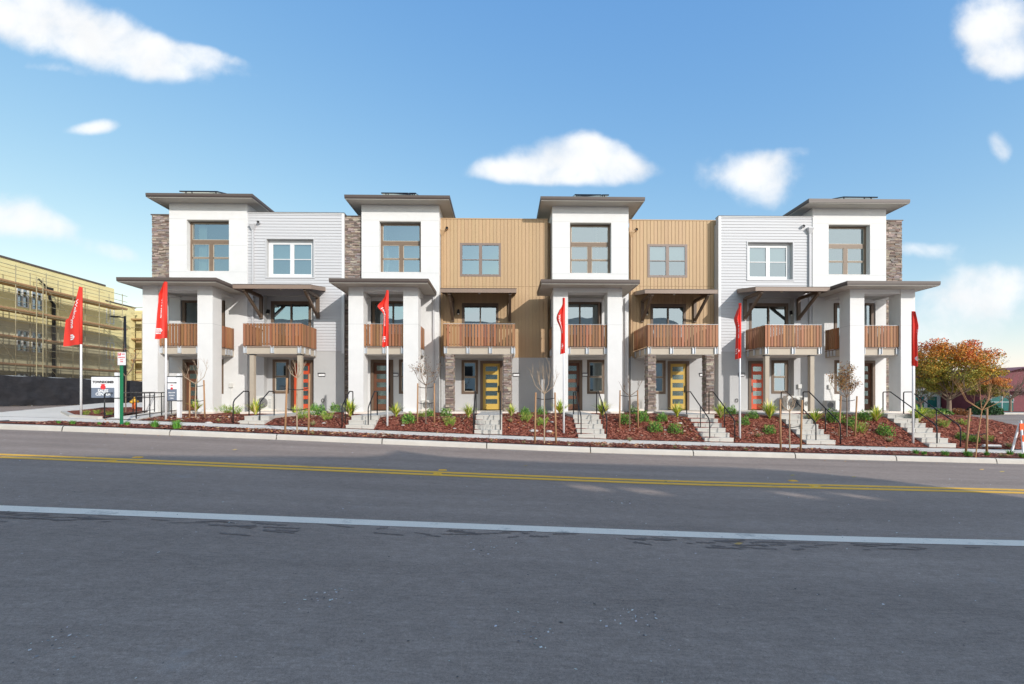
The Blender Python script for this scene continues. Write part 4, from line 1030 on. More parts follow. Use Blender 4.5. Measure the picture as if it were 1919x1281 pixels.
PL=[('spiky',367,771,19,'yellow-green flax at the foot of the leftmost sapling',GF),('loose',397,774,12,'low shrub right of the leftmost sapling '+bedA,GS),('loose',425,773,16,'low green shrub against the leftmost tower, nearest its downpipe',GS),('loose',443,775,14,'low green shrub beside the first handrail '+bedA,GS),
('dry',410,790,8,'pale dry tuft on bare mulch '+bedA,GG),
('spiky',479,777,27,'yellow flax between the two handrails of the first steps',GF),('loose',568,783,20,'yellowish low shrub behind the staked sapling before the orange door',GS),('spiky',553,777,18,'pale flax at the door foot '+bedB,GF),('round',589,769,13,'round green shrub just right of the orange-red door on the left',GS),('round',599,778,18,'green shrub nearest the pavement side of the trio right of the left orange door',GS),('loose',614,786,17,'low bright shrub, lowest of its bed, left of the second tower steps',GS),('round',627,770,17,'dense green shrub beside the stone strip of the second tower',GS),('spiky',656,780,26,'tall yellow flax by the left handrail of the second tower steps',GF),
('dry',586,797,12,'grey-green tuft by the pavement '+bedB,GG),
('spiky',742,781,24,'bright yellow flax before the right column of the second tower',GF),('round',766,792,19,'dark green shrub left of the staked sapling '+bedC,GS),('loose',790,781,12,'small low shrub behind the stakes '+bedC,GS),('round',805,780,14,'green shrub just right of the staked sapling '+bedC,GS),('round',836,780,16,'green shrub at the foot of the left stone pier',GS),('loose',843,796,15,'flat yellow-edged shrub '+bedC+', right half',GS),('spiky',878,782,20,'yellow flax at the left handrail of the left yellow-door steps',GF),
('spiky',958,780,22,'yellow flax nearest the left yellow-door steps on their right',GF),('round',984,777,17,'round green shrub under the number plate of the left tan house',GS),('loose',986,789,15,'thin shrub lower on the slope '+bedD,GS),('round',1015,777,17,'green shrub behind the three-stake sapling '+bedD,GS),('loose',1016,797,16,'narrow yellow-tipped shrub beside the sapling stem '+bedD,GS),('spiky',1050,776,22,'flax before the left column of the third tower',GF),('dry',957,791,10,'small dry tuft high on the slope '+bedD,GG),
('spiky',1129,779,27,'large flax spilling over the right handrail of the third tower steps',GF),('round',1170,793,18,'green shrub beside the left stake '+bedE,GS),('round',1187,775,14,'green shrub behind the stakes before the air conditioner',GS),('round',1203,789,20,'dense green shrub right of the stakes '+bedE,GS),('round',1227,808,20,'green shrub, lowest of the group '+bedE,GS),('round',1241,788,16,'green shrub below the right yellow-door flax, upper left of the lone lowest shrub',GS),('spiky',1269,781,24,'yellow flax at the right yellow door, left of its steps',GF),('round',1266,811,19,'lone green shrub nearest the right yellow-door steps',GS),('dry',1180,826,10,'pale tuft by the pavement '+bedE,GG),
('spiky',1350,783,24,'yellow flax beside the right handrail of the right yellow-door steps',GF),('round',1370,776,17,'round green shrub left of the fifth flag pole',GS),('round',1395,795,15,'narrow green shrub just right of the fifth flag pole',GS),('round',1411,783,16,'green shrub under the right orange-red door',GS),('spiky',1442,784,27,'yellow flax left of the right grey house steps',GF),('round',1441,812,18,'broad green shrub low on the slope '+bedF,GS),('dry',1421,819,12,'grey tuft '+bedF,GG),
('spiky',1527,793,25,'drooping yellow flax by the handrail right of the right grey house steps',GF),('round',1563,790,22,'tall dark green shrub left of the bronze-leaved sapling',GS),('round',1596,797,17,'green shrub between the stakes of the bronze-leaved sapling',GS),('round',1618,787,17,'green shrub under the left column of the rightmost tower',GS),('loose',1610,809,19,'yellow-green shrub right of the bronze-leaved sapling stakes',GS),('spiky',1642,789,23,'small flax left of the tallest steps',GF),('round',1657,815,21,'green shrub midway down the slope '+bedG,GS),('dry',1668,828,12,'pale tuft low '+bedG,GG),
('spiky',1722,790,28,'big yellow flax at the outer corner of the rightmost tower',GF),('loose',1744,783,10,'small yellow shrub behind the corner flax',GS),('loose',1768,800,15,'spreading green shrub right of the tallest steps handrail',GS),('loose',1806,796,13,'green shrub behind the last staked sapling, upper right',GS),('round',1802,823,15,'green shrub left of the last sapling stake '+bedH,GS),('round',1826,827,13,'small green shrub between the stakes of the last sapling',GS),('loose',1853,826,12,'olive shrub right of the last sapling stakes',GS),('dry',1890,838,12,'orange tuft at the tip of the last bed',GG),
('grass',136,795,9,'green grass tuft nearest the left end of the mulch strip',GG),('grass',186,796,6,'small thin tuft left of the green signpost',GG),('grass',110,793,6,'yellowish tuft in the strip below the leftmost flag',GG),('grass',238,797,9,'grass tuft at the foot of the green signpost',GG),('grass',290,800,13,'green grass tuft left of the second flag pole in the strip',GG),('grass',331,808,16,'largest bright grass tuft in the strip, below the narrow sign',GG),
('dry',586,819,9,'small dry tuft just right of the first strip sapling',GG),('dry',852,831,8,'dry tuft in the strip left of the left yellow-door steps',GG),('dry',921,834,8,'dry tuft in the strip at the left yellow-door steps',GG),('dry',982,837,8,'dry tuft left of the strip sapling in the middle',GG),('dry',1067,838,8,'dry tuft left of the third tower steps in the strip',GG),('dry',1130,840,8,'dry tuft at the foot of the third tower steps',GG),('dry',1265,842,8,'dry tuft left of the right yellow-door steps in the strip',GG),('dry',1323,842,8,'dry tuft below the right yellow-door steps in the strip',GG),('dry',1398,845,8,'dry tuft below the fifth flag pole in the strip',GG),
('grass',1716,850,9,'grass tuft in the strip below the last flag pole',GG),('grass',1732,853,8,'second small grass tuft right of the last flag pole in the strip',GG),('grass',1771,854,10,'grass tuft in the strip below the tallest steps',GG),('grass',1814,856,12,'bright grass tuft at the left stake of the last sapling',GG),('grass',1849,853,8,'grass tuft at the right stake of the last sapling',GG),('dry',1878,856,10,'yellow tuft in the strip right of the last sapling',GG),('grass',1893,852,11,'dark green tuft in the strip near the barricade',GG),('grass',1915,858,10,'rightmost grass tuft in the strip',GG)]
for k in PL: plant(*k)
plant('loose',200,771,11,'low green shrub under the square sales sign',GS,at=(PX(205,18.0),18.0,isl_z(PX(205,18.0),18.0))); plant('loose',182,768,8,'small yellowish shrub left of the square sales sign',GS,at=(PX(182,18.6),18.6,isl_z(PX(182,18.6),18.6))); plant('loose',157,775,9,'small shrub at the foot of the leftmost flag pole',GS,at=(PX(160,17.7),17.7,isl_z(PX(160,17.7),17.7)))

# small pale rocks and boxes on the mulch
rk=MB().use('rock')
def rock(px,py,wpx,label,flat=.35):
    x,y,z=HIT(px,py); s_=wpx*(y)/FPX/2; r=random.Random(px); m=MB().use('rock')
    import itertools
    n=8; rings=[]
    b=0
    for j,(hh,rr) in enumerate(((-.2,.8),(.1,1.0),(.6,.85),(1.0,.35))):
        for k in range(n):
            a=k/n*6.283; q=1+r.uniform(-.18,.18); m.v.append((x+s_*rr*q*math.cos(a),y+s_*rr*q*.8*math.sin(a),z+s_*flat*2*hh))
    for j in range(3):
        for k in range(n): m.face((j*n+k,j*n+(k+1)%n,(j+1)*n+(k+1)%n,(j+1)*n+k))
    m.face(tuple(3*n+k for k in range(n))); m.origin=Vector((x,y,z)); tag(m.build('rock',None,False),label,'rock','pale rocks on the mulch')
for a in ((1000,808,17,'flat pale slab beside the left stake of the middle sapling'),(1029,809,14,'flat pale slab right of the middle sapling stem'),(1034,791,8,'reddish pale rock up the slope right of the middle sapling'),(607,793,8,'white rock before the second tower steps on their left'),(755,797,7,'white rock before the second tower, under its flax'),(756,793,6,'pinkish rock just behind the white rock of the second tower bed'),(852,803,7,'white rock left of the left yellow-door steps'),(391,793,14,'flat pale rock by the pavement near the first handrail'),(449,791,10,'pale rock at the left edge of the first steps'),(1247,806,7,'pale rock between two shrubs left of the right yellow-door steps'),(1275,793,9,'pale rocks under the flax of the right yellow door')): rock(*a,.22)
def log():
    m=MB().use('log_white'); a=HIT(1842,838); b=HIT(1875,839); m.tube([(a[0],a[1],a[2]+.06),(b[0],b[1],b[2]+.06)],.05,8); m.origin=Vector(a); tag(m.build('edging_pipe'),'pale horizontal pipe lying at the foot of the last bed','pipe')
log()
# bark chips and fallen leaves: too many to count
def onbed(x,y):
    if Y_KB+.03<y<Y_ST-.03: return -14.2<x<23.5
    if y<Y_SW+.05 or y>21.6: return False
    if not bedtest(x,y): return False
    for a,b,*_ in STEPS:
        if sx(a,16.3)-.08<x<sx(b,16.3)+.08: return False
    return True
r=random.Random(5); m=MB()
for i in range(26000):
    x=r.uniform(-14.5,22.5); y=r.uniform(Y_KB,Y_ST) if r.random()<.35 else r.uniform(Y_SW,20.5)
    if not onbed(x,y): continue
    z=ground_z(x,y); a=r.uniform(0,3.14); L=r.uniform(.02,.06); W=r.uniform(.008,.02); t=r.uniform(-.3,.6)
    d=Vector((math.cos(a),math.sin(a),t*.6)); s_=Vector((-math.sin(a),math.cos(a),r.uniform(-.4,.4)))
    m.use('mulch_chip',vary(r.choice(((.20,.050,.032),(.30,.09,.055),(.10,.025,.016),(.46,.21,.14),(.05,.018,.013),(.26,.13,.08))),.3,r)); c=Vector((x,y,z+.014)); m.poly([c-d*L-s_*W,c+d*L-s_*W,c+d*L+s_*W,c-d*L+s_*W])
tag(m.build('bark_chips'),'reddish brown bark chips covering the planting beds','mulch',None,'stuff')
m=MB(); clusters=[(PX(p,16.9),16.9,w) for p,w in ((1300,1.6),(1310,1.0),(1280,.8),(1190,1.2),(1420,1.4),(1010,1.6),(870,1.2),(830,1.2),(590,1.0),(540,.8),(1640,1.2),(1560,.8),(380,1.6),(330,1.0))]+[(PX(p,14.1),14.1,.5) for p in (540,640,700,560,480,1130,1210)]
for i in range(3600):
    if r.random()<.6:
        cx,cy,w=r.choice(clusters); x=r.gauss(cx,w*.5); y=cy+r.gauss(0,.35)+ (r.random()**2)*1.2
    else: x=r.uniform(-14,22); y=r.uniform(Y_KB,19.5)
    if not onbed(x,y): 
        if not (Y_ST<y<Y_SW and r.random()<.12): continue
    z=ground_z(x,y)+.022; a=r.uniform(0,6.3); L=r.uniform(.03,.065); W=L*r.uniform(.4,.8); d=Vector((math.cos(a),math.sin(a),r.uniform(-.3,.4))); s_=Vector((-math.sin(a),math.cos(a),r.uniform(-.5,.5)))
    m.use('leaf_litter',vary(r.choice(((.62,.40,.26),(.66,.50,.38),(.55,.28,.10),(.60,.22,.07),(.45,.30,.18))),.2,r)); c=Vector((x,y,z)); m.poly([c-d*L,c-s_*W,c+d*L,c+s_*W])
for px,py in ((1479,891),(1385,1019),(1600,894),(1530,899),(1247,905)):
    pass
for i in range(60):
    x=r.uniform(-12,16); y=Y_GUT-abs(r.gauss(0,.15))+.1; z=ZR+GR(x)+.02; a=r.uniform(0,6.3); L=r.uniform(.02,.04); d=Vector((math.cos(a),math.sin(a),.1)); s_=Vector((-math.sin(a),math.cos(a),.3)); m.use('leaf_litter',vary((.45,.25,.1),.3,r)); c=Vector((x,y,z)); m.poly([c-d*L,c-s_*L*.5,c+d*L,c+s_*L*.5])
tag(m.build('fallen_leaves'),'fallen orange and tan leaves scattered on mulch and pavement','leaves',None,'stuff')

# ------------------------------------------------------------------ saplings with stakes
def grow(m, p, d, L, r0, depth, rnd, leaves=None, spread=.5, upb=.25, tips=None):
    n=4; pts=[Vector(p)]; rs=[r0]; dd=Vector(d).normalized()
    for i in range(n):
        dd=(dd+Vector((rnd.uniform(-.14,.14),rnd.uniform(-.14,.14),upb*.25))).normalized(); pts.append(pts[-1]+dd*L/n); rs.append(r0*(1-.55*(i+1)/n))
    m.tube(pts,rs,5 if depth<2 else 4,cap=False)
    if tips is not None and depth>=1:
        for q in pts[1:]: tips.append((q.copy(),dd.copy()))
    if depth>=3 or L<.10: return
    k=rnd.choice((2,3)) if depth>0 else 3
    for i in range(k):
        f=rnd.uniform(.35,1.0); j=min(n,max(1,int(f*n))); a=rnd.uniform(0,6.28)
        nd=(dd+Vector((math.cos(a),math.sin(a),rnd.uniform(.0,.3)))*spread).normalized()
        grow(m,pts[j],nd,L*rnd.uniform(.5,.75),rs[j]*.75,depth+1,rnd,leaves,spread,upb,tips)
def sapling(px,py,pyfork,pytop,wpx,label,seed,leaf=None,nl=0,mt='bark_pale',limbs=3,D=None,upb=.5,lean=0,rb=.020):
    x,y,z=HIT(px,py) if D is None else (PX(px,D),D,PZ(px,py,D))
    rnd=random.Random(seed); zc=y*CT+x*ST; s_=zc/FPX; root=thing('sapling',(x,y,z),label,'tree','young staked trees')
    hf=(py-pyfork)*s_; ht=(py-pytop)*s_; W=wpx*s_/2
    t=MB().use(mt)
    t.tube([(x,y,z-.05),(x+lean*.4+rnd.uniform(-.02,.02),y,z+hf*.5),(x+lean,y,z+hf)],[rb*1.15,rb,rb*.85],8,cap=False); t.build('trunk',root,True)
    c=MB().use(mt); tips=[]
    fork=Vector((x+lean,y,z+hf))
    for i in range(limbs):
        a=(i/(limbs-1)-.5)*2 if limbs>1 else 0; a+=rnd.uniform(-.12,.12)
        tgt=Vector((x+lean+a*W*.95,y+rnd.uniform(-.25,.25)*W*2,z+ht-abs(a)*(ht-hf)*.25-rnd.uniform(0,.1)*(ht-hf)))
        v=tgt-fork; L=v.length; mid=fork+Vector((v.x*.62,v.y*.62,v.z*.38)); 
        pts=[fork,fork+(mid-fork)*.5+Vector((0,0,-.01)),mid,mid+(tgt-mid)*.55+Vector((v.x*-.04,0,.0)),tgt]; rs=[rb*.75,rb*.62,rb*.5,rb*.33,rb*.12]
        c.tube(pts,rs,6,cap=False)
        for q in pts[2:]: tips.append((q,v.normalized()))
        for k in range(3):
            f=rnd.uniform(.25,.85); j=int(f*4); q=pts[j]+(pts[min(j+1,4)]-pts[j])*(f*4-j); b=rnd.uniform(-1,1)
            grow(c,q,(v.x*.3+b*.5*L,rnd.uniform(-.5,.5)*L,L),L*rnd.uniform(.25,.5),rb*.30,1,rnd,None,.45,.3,tips)
    c.build('branches',root,True)
    if leaf:
        l=MB()
        for i in range(nl):
            q,d=rnd.choice(tips); q=q+Vector([rnd.gauss(0,.06) for _ in range(3)])
            l.use('leaf',vary(rnd.choice(leaf),.25,rnd)); leaf_quad(l,q,(rnd.uniform(-1,1),rnd.uniform(-1,1),rnd.uniform(-1,.4)),(rnd.uniform(-1,1),rnd.uniform(-1,1),rnd.uniform(-1,1)),rnd.uniform(.05,.09),rnd.uniform(.018,.04))
        l.build('foliage',root)
    return root,(x,y,z,s_)
def stakes(pair,ties,label,D=None,mt='stake_wood'):
    a,b=pair; pa=HIT(a[0],a[2]) if D is None else (PX(a[0],D),D,PZ(a[0],a[2],D)); 
    y=pa[1]; pb=(PX(b[0],y),y,PZ(b[0],b[2],y))
    root=thing('tree_stakes',pa,label,'tree stakes','pairs of tree stakes')
    for (p,q) in ((pa,a),(pb,b)):
        x2=PX(q[3] if len(q)>3 else q[0],y); m=MB().use(mt); m.tube([(p[0],y,p[2]-.1),(x2,y,PZ(q[0],q[1],y))],[.030,.026],10); m.build('stake',root,True)
    for t in ties:
        z=PZ(a[0],t,y); m=MB().use('rubber'); xa=pa[0]; xb=pb[0]; n=10
        for off in (-.012,):
            m.tube([(xa+(xb-xa)*i/n,y+.035*math.sin(i/n*math.pi),z-.05*math.sin(i/n*math.pi)) for i in range(n+1)],.012,6)
        m.build('tie',root,True)
brn=((.22,.12,.07),(.32,.20,.12),(.16,.09,.06),(.36,.26,.17))
sapling(367,783,719,668,60,'bare leftmost sapling between stakes before the leftmost tower door',31,limbs=3)
stakes(((355,713,783,356),(384,712,782,382)),(721,749),'stakes beside the leftmost sapling')
sapling(557,811,708,675,34,'bare sapling in the mulch strip before the left orange-red door',32,limbs=4)
stakes(((534,708,812,538),(578,700,811,580)),(727,765),'tall pale stakes in the strip before the left orange-red door')
sapling(798,793,722,678,56,'sapling with thin brown leaves before the right column of the second tower',33,brn,260,'bark',4)
stakes(((782,718,791,783),(814,718,790,814)),(724,754),'stakes around the thin brown-leaved sapling')
sapling(1020,831,738,678,56,'bare spreading sapling in the middle of the mulch strip',34,limbs=5)
stakes(((1002,735,830,1004),(1042,735,831,1040)),(745,),'stakes around the bare middle sapling in the strip')
sapling(1180,802,742,700,44,'bare thin sapling before the air conditioner beside the third tower',35,None,0,'bark',3)
stakes(((1161,731,801,1162),(1196,731,803,1195)),(740,769),'stakes beside the thin sapling at the third tower')
sapling(1480,845,771,735,36,'drooping bare sapling in the strip before the right grey house steps',36,limbs=4)
stakes(((1463,748,844,1462),(1500,749,845,1503)),(798,),'stakes in the strip before the right grey house steps')
sapling(1587,818,745,695,62,'bushy sapling with bronze leaves before the left column of the rightmost tower',37,((.34,.17,.06),(.45,.26,.09),(.25,.20,.07),(.5,.20,.05),(.20,.12,.06)),1500,'bark',6)
stakes(((1572,741,816,1576),(1602,742,817,1606)),(749,),'stakes around the bronze-leaved sapling')
sapling(1828,856,768,705,82,'bare orange-twigged sapling farthest right, in front of the autumn tree',38,None,0,'bark_orange',6,lean=.20,rb=.014)
stakes(((1809,765,851,1818),(1849,765,852,1850)),(812,),'stakes around the farthest right sapling')
sapling(236,776,705,655,55,'dark young tree behind the green signpost, with orange twigs',39,((.45,.16,.04),(.30,.10,.03)),60,'bark',4,D=20.5)

# ------------------------------------------------------------------ equipment
def ac_unit(px0,px1,py0,py1,D,label,fan=True,mt='ac_white'):
    xa,xb=PX(px0,D),PX(px1,D); zt,zb=PZ(px0,py0,D),PAD+.002; root=thing('air_conditioner',((xa+xb)/2,D,zb),label,'air conditioner','outdoor air conditioners')
    m=MB().use(mt); m.box(xa,xb,D,D+.32,zb+.06,zt); m.box(xa-.01,xb+.01,D-.006,D+.326,zt,zt+.02); m.use('concrete'); m.box(xa-.05,xb+.05,D-.05,D+.37,zb-.04,zb+.06); m.build('case',root)
    h=zt-zb-.06; zc=zb+.06+h/2; xc=xa+(xb-xa)*.40; r_=min(h*.40,(xb-xa)*.36)
    g=MB().use('ac_dark'); g.tube([(xc,D-.004,zc),(xc,D-.010,zc)],r_,24)
    g.use(mt)
    for k in range(1,6):
        rr=r_*k/5.5; pts=[(xc+rr*math.cos(t/20*6.2832),D-.018,zc+rr*math.sin(t/20*6.2832)) for t in range(21)]; g.tube(pts,.005,4)
    g.build('fan_grille',root)
    v=MB().use('ac_dark')
    for k in range(7): v.box(xb-(xb-xa)*.20,xb-.03,D-.005,D,zb+.14+h*.1*k,zb+.155+h*.1*k)
    v.build('vent',root)
ac_unit(480,509,742,768,YN-.40,'pale air conditioner under the meter box of the left grey house')
ac_unit(1475,1505,742,769,YN-.55,'pale air conditioner under the window of the right grey house')
ac_unit(1182,1204,749,770,YT-.7,'grey-green air conditioner between the third tower and the right tan house','1','far_wall')
ac_unit(1550,1566,751,771,YB-.5,'white air conditioner beside the rightmost tower left column')
ac_unit(790,812,750,770,YT-.8,'low pale air conditioner between the second tower and the left stone pier')
ac_unit(1507,1519,745,772,YG-.8,'narrow pale utility cabinet behind the right grey house handrail')
def hydrant():
    D=23.5; x=PX(252,D); z=-.66; root=thing('fire_hydrant',(x,D,z),'yellow and orange fire hydrant by the fence behind the ramp railing','hydrant')
    m=MB().use('hydrant_orange'); m.tube([(x,D,z),(x,D,z+.06),(x,D,z+.07),(x,D,z+.42)],[.15,.15,.10,.10],14); m.build('barrel',root,True)
    b=MB().use('hydrant_yellow'); b.tube([(x,D,z+.42),(x,D,z+.52),(x,D,z+.60),(x,D,z+.64)],[.12,.12,.09,.03],14); b.tube([(x,D,z+.64),(x,D,z+.70)],.03,6); b.tube([(x-.2,D,z+.46),(x+.2,D,z+.46)],.055,10); b.tube([(x,D-.22,z+.44),(x,D,z+.44)],.07,10); b.build('bonnet',root,True)
hydrant()
def barricade():
    D=15.4; x0=PX(1918,D); z0=PZ(1918,849,D); root=thing('barricade',(x0,D,z0),'orange and white A-frame barricade standing at the right edge','barricade')
    H=PZ(1914,790,D)-z0
    for yy,lean in ((-.0,.20),(.36,-.14)):
        for xx in (0,1.15):
            m=MB().use('pole_white'); m.beam((x0+xx,D+yy,z0),(x0+xx+.14,D+yy+lean,z0+H+.03),.05,.04,(0,1,0)); m.build('leg',root)
    for k,(f) in enumerate((.82,.45)):
        m=MB(); n=8; X0,X1=x0+.02,x0+1.4
        y_=D-.04+.20*f
        for i in range(n):
            a=X0+(X1-X0)*i/n; b=X0+(X1-X0)*(i+1)/n; m.use('barricade_orange' if i%2==0 else 'sign_white'); m.poly([(a,y_,z0+H*f-.11),(b,y_,z0+H*f-.11),(b,y_,z0+H*f+.13),(a,y_,z0+H*f+.13)]); m.poly([(a,y_+.02,z0+H*f-.11),(b,y_+.02,z0+H*f-.11),(b,y_+.02,z0+H*f+.13),(a,y_+.02,z0+H*f+.13)])
        m.build('board',root)
barricade()
def bollard(px,pyt,pyb,D,wpx,mt,label,mt2=None):
    x=PX(px,D); zb=PZ(px,pyb,D); zt=PZ(px,pyt,D); w=wpx*D/FPX/2; m=MB().use(mt); m.box(x-w,x+w,D-w,D+w,zb-.2,zt); m.use(mt2 or mt); m.box(x-w*1.1,x+w*1.1,D-w*1.1,D+w*1.1,zt-.06,zt+.02); m.origin=Vector((x,D,zb)); tag(m.build('post'),label,'post')
bollard(1852,786,812,21.3,5.5,'stake_wood','short square timber post at the edge of the last bed'); bollard(1840,791,808,21.0,5,'sign_white','short white marker post left of the timber post','ac_dark')

# road studs, worn joint
for k,(px,py) in enumerate(((258,857),(207,864),(829,881),(819,888),(1486,901),(1527,911))):
    x,y=GP(px,py,ZR+GR({0:-9,1:-8}.get(k,0 if k<4 else 7)));
    for it in range(6): x,y=GP(px,py,ZR+GR(x))
    m=MB().use('paint_yellow'); z=ZR+GR(x); m.v=[(x-.09,y-.05,z),(x+.09,y-.05,z),(x+.09,y+.05,z),(x-.09,y+.05,z),(x-.06,y-.03,z+.018),(x+.06,y-.03,z+.018),(x+.06,y+.03,z+.018),(x-.06,y+.03,z+.018)]
    for q in ((4,5,6,7),(0,1,5,4),(1,2,6,5),(2,3,7,6),(3,0,4,7)): m.face(q)
    m.origin=Vector((x,y,z)); tag(m.build('road_stud'),['yellow road stud above the double line, far left','yellow road stud below the double line, far left','yellow road stud above the double line near the left yellow door','yellow road stud below the double line near the left yellow door','yellow road stud above the double line on the right','yellow road stud below the double line on the right'][k],'road stud','yellow road studs on the double line')
# tar smears where old markings were blacked out along the white line
r=random.Random(9); m=MB().use('tar_smear')
x=-6.2
while x<6:
    dens=.9 if x<.5 else .35
    if r.random()<dens:
        for k in range(r.choice((1,2,3,4))):
            L=r.uniform(.06,.42); y=5.10-abs(r.gauss(.10,.10)); xx=x+r.uniform(-.15,.15); n=14; h=r.uniform(.010,.032); tilt=r.uniform(-.07,.07)
            top=[(xx+L*i/n, y+tilt*i/n+h*r.uniform(.15,1.3)) for i in range(n+1)]; bot=[(xx+L*i/n, y+tilt*i/n-h*r.uniform(.15,1.3)) for i in range(n+1)]
            for i in range(n): m.poly([(bot[i][0],bot[i][1],ZR+GR(bot[i][0])+.004+k*.0004),(bot[i+1][0],bot[i+1][1],ZR+GR(bot[i+1][0])+.004+k*.0004),(top[i+1][0],top[i+1][1],ZR+GR(top[i+1][0])+.004+k*.0004),(top[i][0],top[i][1],ZR+GR(top[i][0])+.004+k*.0004)])
    x+=r.uniform(.10,.28)
tag(m.build('tar_smears'),kind='structure')

# grit, paint chips and a few leaves lying on the asphalt: too many to count
r=random.Random(19); m=MB()
for i in range(900):
    y=r.uniform(1.6,12.8); x=r.uniform(-1.15,1.15)*y
    if r.random()<.25:
        cx,cy=r.choice(((-1.3,3.3),(.9,3.2),(.2,2.9),(1.0,2.2),(-.2,4.5),(1.8,6.8),(-2.5,2.6))); x=r.gauss(cx,.12); y=r.gauss(cy,.10)
    z=ZR+GR(x)+.006; a=r.uniform(0,6.3); L=r.uniform(.003,.010)*(1+.10*y); W=L*r.uniform(.4,.9); d=Vector((math.cos(a),math.sin(a),.1)); q=Vector((-math.sin(a),math.cos(a),.15)); m.use('leaf_litter',vary(r.choice(((.75,.74,.72),(.6,.58,.55),(.35,.33,.31),(.10,.09,.09))),.2,r)); c=Vector((x,y,z)); m.poly([c-d*L-q*W*.3,c-q*W,c+d*L,c+q*W])
for px,py,w in ((1384,1020,.05),(1485,891,.06),(1247,903,.05),(1530,912,.06),(1600,894,.05),(440,843,.06),(1840,880,.07),(1878,884,.07),(985,873,.05)):
    gx,gy=GP(px,py,ZR)
    for it in range(6): gx,gy=GP(px,py,ZR+GR(gx))
    a=r.uniform(-.4,.4); z=ZR+GR(gx)+.012; d=Vector((math.cos(a),math.sin(a),.15))*w; q=Vector((-math.sin(a),math.cos(a),.3))*w*.4; m.use('leaf_litter',vary((.60,.42,.15),.2,r)); c=Vector((gx,gy,z)); m.poly([c-d,c-q,c+d,c+q])
tag(m.build('road_grit'),'small pale chips and stray leaves scattered on the asphalt','grit',None,'stuff')

# ------------------------------------------------------------------ building under construction, left
XF=-33.75
def yz(px,py,X=XF):
    Y=YX(px,X); return Y,(HYP-py)/FPX*(Y*CT+X*ST)
def construction():
    root=thing('construction_building',(XF,30,-.5),'three-storey yellow-sheathed building under construction at the far left','building')
    zt=9.45; y0,y1=12.0,39.2
    ops=[]
    for (pa,pb) in ((31,54),(59,81),(199,214)):
        ya,yb=YX(pa,XF),YX(pb,XF)
        for (z0,z1) in ((6.35,7.75),(3.25,4.75),(.2,1.7)): ops.append((ya,yb,z0,z1))
    for c in (14.0,18.5,23.0): 
        for (z0,z1) in ((6.35,7.75),(3.25,4.75),(.2,1.7)): ops.append((c,c+2.2,z0,z1))
    m=MB().use('sheathing')
    def wall_x(x,a,b,z0,z1,ops):
        ys=sorted({a,b}|{q for o in ops for q in o[:2]}); zs=sorted({z0,z1}|{q for o in ops for q in o[2:]})
        for i in range(len(ys)-1):
            for j in range(len(zs)-1):
                cy=(ys[i]+ys[i+1])/2; cz=(zs[j]+zs[j+1])/2
                if any(o[0]<cy<o[1] and o[2]<cz<o[3] for o in ops): continue
                m.poly([(x,ys[i],zs[j]),(x,ys[i+1],zs[j]),(x,ys[i+1],zs[j+1]),(x,ys[i],zs[j+1])])
    wall_x(XF,y0,y1,5.2,zt,[o for o in ops if o[2]>5]); m.use('sheathing_pale'); wall_x(XF,y0,y1,-1,5.2,[o for o in ops if o[2]<5])
    m.use('sheathing'); m.box(XF-14,XF-.3,y0,y1-.01,-1,zt-.02); m.poly([(XF,y1,-1),(XF-14,y1,-1),(XF-14,y1,zt),(XF,y1,zt)]); m.box(XF-10,XF-.02,y1+.01,y1+3.2,-1,8.2)
    m.build('wall',root)
    p=MB().use('fascia_brown'); p.box(XF-14,XF+.06,y0,y1+.06,zt,zt+.12); p.box(XF-10,XF+.03,y1+.07,y1+3.3,8.2,8.3); p.build('parapet_cap',root)
    l=MB().use('plank')
    for z in (8.85,8.3): l.box(XF+.0,XF+.012,y0,y1,z,z+.02)
    l.build('seam',root)
    for o in ops:
        w=MB().use('ac_white'); t=.07
        for q in ((o[0],o[0]+t,o[2],o[3]),(o[1]-t,o[1],o[2],o[3]),(o[0]+t,o[1]-t,o[2],o[2]+t),(o[0]+t,o[1]-t,o[3]-t,o[3]),((o[0]+o[1])/2-.03,(o[0]+o[1])/2+.03,o[2]+t,o[3]-t)): w.box(XF-.10,XF+.02,q[0],q[1],q[2],q[3])
        ww=w.build('window',root); g=MB().use('glass'); g.poly([(XF-.06,o[0],o[2]),(XF-.06,o[1],o[2]),(XF-.06,o[1],o[3]),(XF-.06,o[0],o[3])]); g.build('pane',ww)
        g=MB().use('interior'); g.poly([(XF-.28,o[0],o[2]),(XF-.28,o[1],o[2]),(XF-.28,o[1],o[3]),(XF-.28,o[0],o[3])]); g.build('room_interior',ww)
    # black rain pipe with collector
    Y=YX(103,XF+.2); d=MB().use('metal_black'); d.tube([(XF+.12,Y,7.0),(XF+.12,Y,-.5)],.11,8); d.tube([(XF+.12,Y,7.0),(XF+.12,Y-.3,7.3),(XF+.12,Y-.35,7.7)],.08,8); d.box(XF+.01,XF+.3,Y-.6,Y-.2,7.7,8.15); d.tube([(XF+.15,Y-.5,8.1),(XF+.3,Y-1.3,8.55)],.06,8); d.build('downpipe',root)
construction()
